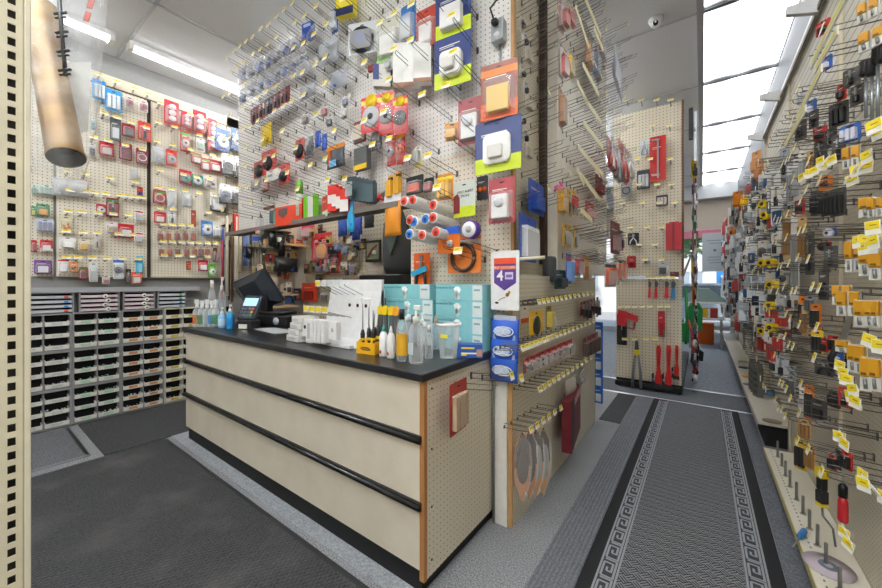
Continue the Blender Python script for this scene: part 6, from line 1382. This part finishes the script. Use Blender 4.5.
bottle(470,345,300,.026,CLR,WHITE,'clear pump bottle with brown and green label','bottle','pump',lab=M('#6a8a4a',.4))
p = cp(446, 334); o = thing('tissue_box', 'blue and white box behind the clear tub', 'box', (p.x, p.y, ZC), .1); MB().rbox(-.05, .05, -.03, .03, 0, .10, M('#e4e6e8', .4), .003).build('carton_body', o); MB().box(-.005, .048, -.031, -.03, .05, .096, M('#2456b4', .4)).build('blue_print', o)
p = cp(420, 340); o = thing('white_fan_sign', 'round topped white display sign with small pictures', 'sign', (p.x, p.y+.02, ZC), .1); MB().prism([(-.035,.0),(.035,.0),(.035,.19)]+[(.035*math.cos(a_*PI/8), .19+.035*math.sin(a_*PI/8)) for a_ in range(1, 8)]+[(-.035,.19)], -.003, .003, M('#e9eef0', .4)).build('sign_card', o); MB().box(-.018, -.002, -.004, -.003,   .175, .20, M('#c9a06a', .4)).box(.004, .018, -.004, -.003,   .175, .20, M('#a8b46a', .4)).build('pictures', o)
for k, (u, v) in enumerate(((414,345),(426,340),(436,342))):
    q = cp(u, v); bag('poly_bag', 'clear crinkled bag of pale blue tubes among the counter bottles', 'bag', (q.x, q.y+.02, ZC), .2, .08, .11, .05, '#dfeaf2', '#c3d6e2', a=.3)
# glove boxes
Tq = '#45b4bc'
def gbox(x, y, z, w, rz, desc, end='#dfe9ea'):
    t = thing('glove_box', desc, 'box', (x, y, z), rz, 'teal glove boxes at the back of the counter')
    h, d = .084, .12
    MB().rbox(-w/2, w/2, -d/2, d/2, 0, h, M('#8ccdd4', .4), .0015).build('carton_body', t)
    MB().box(w*.30, w*.49, -d/2-.001, -d/2, .004, h-.004, M('#e3ecec', .4)).build('white_panel', t)
    text('Examination Gloves', .018, M('#2f8f98', .5), t, (-w*.28, -d/2-.0012, h*.80), align='CENTER')
    g = MB()
    for a_ in (-.5, -.2, .05, .3, .7): g.tube([(-w*.02, -d/2-.001, h*.22), (-w*.02+.034*math.sin(a_), -d/2-.001, h*.24+.052*math.cos(a_))], .0055, M('#eef2f0', .5), 5)
    g.blob((-w*.02, -d/2-.001, h*.22), .016, .002, .018, M('#eef2f0', .5), 8, 4).build('glove_print', t)
    MB().box(w*.33, w*.45, -d/2-.002, -d/2-.001, h*.6, h*.72, M('#8fb7bb', .5)).build('print_block', t)
for k in range(4):
    z = ZC+.0005+.0845*k
    for j, (x, w) in enumerate(((-1.365,.36),(-1.02,.29))):
        if k == 3 and j == 0: x -= .02
        gbox(x, 1.60, z, w, 0, f'teal glove carton in the {("bottom","second","third","top")[k]} layer of the {("left","right")[j]} stack')
# ================= BEHIND THE COUNTER =================
GB = 'goods on the back wall behind the register'
def Bk(u0, v0, u1, v1, kind, desc, off=.08, w=W_BACK, cat=None, **kw):
    return put(w, (u0, v0, u1, v1), kind, desc, cat or 'package', off, group=GB, **kw)
o = board('pegboard', 'shaded cream pegboard behind the register', 1.7, .5, 2.6, pegboard('X', 'Z', '#d6cbb4', '#5d5547', pitch=.05, r=.14), (-3.2, YB-.02), 0)
Bk(302,224,314,238,'card','pink and red carded toy under the dark shelf',card='#d8405c',prod='slab',col='#e8b0b4',bl=.1)
Bk(313,233,331,261,'card','large bright red pack with yellow rounds',card='#d42a3c',prod='caster',col='#e8a02a',col2='#5a2a2a',d=.02,bl=.05)
Bk(325,252,341,273,'card','red and yellow pack under the large red one',card='#c8342c',prod='lumps',col='#e8c02a',bl=.05,d=.04)
Bk(303,283,316,301,'card','orange red pack beside the white rack',card='#e0482a',prod='slab',col='#8a2a1c',bl=0)
for k, (u, v, c) in enumerate(((335,240,'#3a6ab8'),(342,244,'#5a82b8'),(348,250,'#c9a24a'),(340,262,'#a88a3a'),(350,262,'#8a7aa0'),(356,272,'#9a4a4a'),(347,234,'#d8d4c8'),(316,262,'#4a3a7a'),(352,282,'#6a5a50'),(333,282,'#8a8680'),(321,290,'#5a4a48'))):
    Bk(u, v, u+8, v+11, 'card', 'small dim carded part on the back pegboard', card='#a8a090', prod='slab', col=c, bl=.05)
Bk(366,262,384,291,'card','pale cream notice board panel on the back wall',card='#cfc9bd',prod='',col='#fff',bl=0)
t = thing('picture_frame', 'black framed picture with green and red marks above the cream panel', 'picture', W_BACK.at(374, 262, .12)); MB().rbox(-.12, .12, -.02, .0, 0, .24, M('#191818', .4), .006).build('black_frame', t); MB().box(-.095, .095, -.022, -.02, .03, .21, M('#7a8068', .5)).build('picture', t); MB().tube([(-.08,-.024,.05),(.0,-.024,.15),(.07,-.024,.18)], .012, M('#a8483c', .5), 6).blob((.03,-.024,.1),.04,.003,.03,M('#c9c8b0',.5),8,4).build('picture_marks', t)
t = thing('dark_jacket', 'big dark grey and green bag hanging behind the roller sleeves', 'bag', W_BACK.at(398, 275, .12))
MB().loft([[(.22*s*math.cos(2*PI*j/14)+dx, .10*s*math.sin(2*PI*j/14), z) for j in range(14)] for s, z, dx in ((.7,0,0),(1,.1,.02),(.95,.35,0),(.7,.55,-.04),(.35,.7,-.03),(.1,.8,0))], M('#4a4e50', .8), True, True, True).build('bag_body', t); MB().prism([(.0,.2),(.12,.45),(.02,.6),(-.08,.42)], -.115, -.10, M('#4f5a54', .7)).build('pale_patch', t)
o = MB().rbox(-.30, .25, -.12, .12, 0, .30, M('#151517', .5), .01).build('black_crate', None, (W_BACK.at(397, 283, .3).x, 2.45, 1.0)); tag(o, 'black box on the dark stand behind the glove cartons', 'box')
o = tag(MB().box(-.38, .32, -.16, .16, 0, 1.0-.001, M('#1c1b1b', .7)).build('dark_stand', None, (W_BACK.at(397, 283, .3).x, 2.45, 0.0)), 'dark stand behind the counter carrying a black box', 'stand')
for i, (u0, v0, u1, v1) in enumerate(((350,212,362,235),(364,208,374,228),(338,212,347,236),(352,222,360,240))):
    Bk(u0, v0, u1, v1, 'bag', 'deep blue hanging bag beneath the shelf', col=('#2746a0','#24262c','#2a58b0','#1d3a8c')[i], inner='#1c2c60', a=1, d=.05, off=.15)
# shelf and small goods in the corner (left wall beyond the rack)
GC = 'odds and ends in the corner behind the register'
def Cn(u0, v0, u1, v1, kind, desc, off=.06, **kw):
    return put(W_LEFT, (u0, v0, u1, v1), kind, desc, kw.pop('cat', 'package'), off, group=GC, **kw)
def stick(u0, v0, v1, r, col, desc, head=None, off=.14):
    p = W_LEFT.at(u0, v1, off); q = W_LEFT.at(u0, v0, off); h = q.z-p.z
    t = thing('long_handled_tool', desc, 'tool', p, PI/2, GC)
    MB().lathe([(r,0),(r,h*.96),(r*.6,h)], M(col, .5), n=10).build('shaft', t)
    if head: MB().rbox(-.03, .03, -.02, .02, h*.75, h, M(head, .5), .005).build('head', t)
for a_ in ((223,228,292,.012,'#3a4a8c','thin navy pole in the corner'),(227,216,296,.016,'#d8cdb0','pale wooden pole in the corner'),(232,222,302,.014,'#6a4a34','brown wooden pole in the corner'),(236,214,290,.022,'#e4dccb','white handled tool with red grip in the corner','#c8362c'),
           (240,220,272,.02,'#cfc3a4','light wooden handle beside the white one'),(229,240,300,.010,'#2a2a2c','thin black pole in the corner'),(243,207,236,.016,'#d8ccb0','short pale handle above the blue bag'),(222,240,300,.010,'#c9352c','thin red pole in the corner')): stick(*a_)
Cn(241,224,250,266,'bag','tall blue and white striped bag strip in the corner',col='#8fa6d8',inner='#2f4fae',a=.6,d=.08,header='#2f58b8')
Cn(248,208,253,226,'card','dark blue slim pack over the bag strip',card='#22386a',prod='slab',col='#3a5aa8',bl=0)
Cn(252,233,262,270,'card','tall grey brown printed pack column with blue band',card='#b5ab98',head='#2f58b8',prod='bars',col='#8a8272',bl=0)
Cn(263,240,285,262,'card','brown cardboard panel with small pictures',card='#c9a47c',prod='',col='#fff',bl=0,foot='#6a5f4c')
Cn(284,228,296,244,'card','light pinkish cardboard piece near the dark gloves',card='#c8a890',prod='',col='#fff',bl=0)
for k, (u0, v0, u1, v1) in enumerate(((268,230,276,246),(278,234,285,256),(274,258,298,272),(246,244,252,258))):
    Cn(u0, v0, u1, v1, 'bag', ('black drooping glove','black forked glove pair','wide black cloth bundle','black shape')[k]+' in the corner behind the register', col='#17171a', inner='#101012', a=1, d=.08, off=.1)
for k, (u0, v0, u1, v1, c) in enumerate(((265,262,271,272,'#8a6a4a'),(272,262,277,272,'#5a6a3a'),(264,275,270,286,'#d8c24a'),(271,275,278,286,'#c9a8a0'),(266,288,272,294,'#a8562c'),(273,290,280,300,'#c9b8a0'),(283,286,292,306,'#3a5a9a'))):
    Cn(u0, v0, u1, v1, 'card', 'tiny framed ornament card on the corner pegboard', card='#c4b69c', prod='slab', col=c, bl=0)
o = MB().box(-.16, .16, -.18, 0, 0, .025, M('#d8b07a', .5)).build('wood_shelf', None, (XL, 2.62, W_LEFT.at(290, 246, .1).z), PI/2); tag(o, 'small light wooden shelf in the corner behind the register', 'shelf')
for z_ in (296, 308): o = MB().box(-.35, .30, -.14, 0, 0, .02, M('#c9a67a', .5)).build('wood_shelf', None, (XL, 2.35, W_LEFT.at(275, z_, .1).z), PI/2); tag(o, 'long light wooden shelf low in the corner', 'shelf')

cc_ = ['#8a5a3a','#c9b59a','#b8322e','#2a2a2e','#d8cdb8','#4a6a9a','#6a7a4a','#c8a04a','#5a3f34','#e2ddd2']
for k in range(34):
    u = 252+RND.random()*48; v = 232+RND.random()*62
    Cn(u, v, u+RND.uniform(4, 8), v+RND.uniform(6, 13), 'card', 'dim little hanging item in the crowded corner', card=cc_[k % 10], prod=('slab','tool','lumps')[k % 3], col=cc_[(k*3+1) % 10], bl=0, off=RND.uniform(.04, .1))
for k in range(40):
    u = 303+RND.random()*58; v = 224+RND.random()*62
    Bk(u, v, u+RND.uniform(4, 8), v+RND.uniform(6, 12), 'card', 'dim little hanging item on the wall behind the register', card=cc_[(k*7+3) % 10], prod=('slab','tool','lumps')[k % 3], col=cc_[(k*3+2) % 10], bl=0, off=RND.uniform(.04, .1))
# ================= PIPE IN ITS PLASTIC BAG, CLOSE ON THE LEFT =================
PT = .78
def near_pt(u, v, d): r = ray(u, v); return Vector((r.x*d, r.y*d, EYE+r.z*d))
top = near_pt(38, 12, .90); bot = near_pt(66.5, 158, .78)
bp = thing('wrapped_pipe', 'large tan brass pipe in clear plastic hanging close by the left post', 'pipe', bot)
ax_ = (top-bot); L_ = ax_.length; rot = ax_.to_track_quat('Z', 'Y').to_matrix().to_4x4()
n = NT('aged_brass'); n.color(n.mix(n.ramp(n.noise(9, 4), .35, .7), '#8a683e', '#c4a678')); n.b.inputs['Metallic'].default_value = .35; n.rough(.38)
MB().lathe([(.0315,0),(.033,.003),(.031,.02),(.031,L_*.5),(.036,L_*.85),(.044,L_*.93),(.044,L_)], n.m, n=32, cap=False, T=rot).lathe([(.0315,0),(.0285,.001),(.027,.06)], M('#2a1e12', .8), n=32, cap=False, T=rot).build('pipe_tube', bp)
MB().lathe([(.0275,.035),(.001,.036)], M('#2c2114', .8, bump=1.0), n=24, cap=False, T=rot).build('dark_inside', bp)
# wrinkled film around it
rings = []
fc = [near_pt(62, -70, .92), near_pt(62, -20, .90), near_pt(62, 40, .87), near_pt(61, 100, .83), near_pt(60, 150, .79), near_pt(58, 176, .78)]
ws = [(.11, .07), (.10, .065), (.088, .06), (.074, .055), (.056, .048), (.045, .035)]
for i, (c_, (a_, b_)) in enumerate(zip(fc, ws)):
    rings.append([tuple(Vector(c_)-bot+Vector((RT[0], RT[1], 0))*a_*math.cos(2*PI*j/40)*.95*(1+.03*math.sin(j*5+i))+Vector((FW[0], FW[1], 0))*b_*math.sin(2*PI*j/40)*(1+.10*math.sin(j*3+i*1.7))) for j in range(40)])
n = NT('bag_film'); tr_ = n.t.nodes.new('ShaderNodeBsdfTransparent'); ms = n.t.nodes.new('ShaderNodeMixShader')
n.b.inputs['Base Color'].default_value = lin('#e6e8ea'); n.rough(.22); w2 = n.noise(14, 5)
n.t.links.new(n.math('MULTIPLY_ADD', n.ramp(w2, .32, .80), .36, .04), ms.inputs['Fac']); n.t.links.new(tr_.outputs[0], ms.inputs[1]); n.t.links.new(n.b.outputs[0], ms.inputs[2]); n.t.links.new(ms.outputs[0], n.t.nodes['Material Output'].inputs['Surface'])
n.bump(n.noise(22, 6), .9, .02)
MB().loft(rings, n.m, False, False, True).build('plastic_bag', bp)
# white printed panel and red marks on the bag's far side
wp = MB(); c0 = near_pt(76, 62, .88)-bot; rx = Vector((RT[0], RT[1], 0))
wp.add([c0+rx*-.045, c0+rx*.038, c0+rx*.030+Vector((0,0,-.17)), c0+rx*-.03+Vector((0,0,-.19))], [(0,1,2,3)], clear('#e9eef2', .62, .4)); wp.build('white_print', bp)
rm_ = MB()
for k, (u, v) in enumerate(((91,4),(87.5,17))):
    c1 = near_pt(u, v, .88)-bot; rm_.box(-.007, .007, -.0015, 0, -.012, .012, M('#c8564a', .5), Matrix.Translation(c1) @ Matrix.Rotation(.62, 4, 'Z') @ Matrix.Rotation(.3, 4, 'Y'))
rm_.build('red_mark', bp)
p0, p1 = near_pt(57, -30, .68), near_pt(65.5, 76, .69)
hs = thing('clip_strip', 'dark grey hanging strip with small clips in front of the plastic bag', 'clip strip', p1)
d_ = p0-p1
MB().tube([(0,0,0), tuple(d_)], .0032, M('#5a5d60', .35, .4), 6).build('strip', hs)
for k in range(6):
    q = d_*(.05+.18*k); c_ = MB()
    c_.tube([tuple(q+rx*-.012), tuple(q+rx*.011+Vector((0,0,.003)))], .0026, M('#4a4d50', .35, .4), 6).tube([tuple(q+rx*-.010+Vector((0,0,-.008))), tuple(q+rx*.010+Vector((0,0,-.006)))], .002, M('#4a4d50', .35, .4), 6).build('clip', hs)
# ================= CAMERA AND LIGHT =================
cam = bpy.data.cameras.new('camera'); co = bpy.data.objects.new('camera', cam); COL.objects.link(co)
cam.sensor_width = 36; cam.lens = 36*FPX/882; cam.shift_y = -11/882; cam.clip_start = .02; cam.clip_end = 200
co.location = (0, 0, EYE); co.rotation_euler = (PI/2, 0, math.radians(36.27))
SC.camera = co
w = bpy.data.worlds.new('sky'); SC.world = w; w.use_nodes = True; nt = w.node_tree
sk = nt.nodes.new('ShaderNodeTexSky'); sk.sky_type = 'NISHITA'; sk.sun_elevation = math.radians(48); sk.sun_rotation = math.radians(200); sk.sun_disc = False
bg = nt.nodes['Background']; nt.links.new(sk.outputs[0], bg.inputs[0]); bg.inputs[1].default_value = .3
sun = bpy.data.lights.new('sun', 'SUN'); so = bpy.data.objects.new('sun', sun); COL.objects.link(so)
sun.energy = 2.2; sun.angle = .02; sun.color = (1, .96, .9); so.rotation_euler = (math.radians(42), 0, math.radians(15))
vs = SC.view_settings; vs.view_transform = 'Standard'; vs.look = 'None'; vs.exposure = 0.33; vs.gamma = 1; vs.use_curve_mapping = False

# ---------- labels that would otherwise be shared say where the thing is ----------
by = {}
for o in LABELLED: by.setdefault(o['label'], []).append(o)
for lab, os_ in by.items():
    if len(os_) < 2: continue
    bpy.context.view_layer.update()
    P_ = [(to_px(o.matrix_world.translation), o) for o in os_]
    us = [p[0][0] for p in P_]; vs_ = [p[0][1] for p in P_]
    horiz = (max(us)-min(us)) >= (max(vs_)-min(vs_))*.6
    P_.sort(key=lambda q: q[0][0] if horiz else q[0][1])
    m = len(P_)
    for i, (_, o) in enumerate(P_):
        if m == 2: wd = ('left', 'right')[i] if horiz else ('upper', 'lower')[i]; o['label'] = f'{lab}, {wd} one'
        else: o['label'] = f"{lab}, {ordn(i)} from {'left' if horiz else 'top'}"
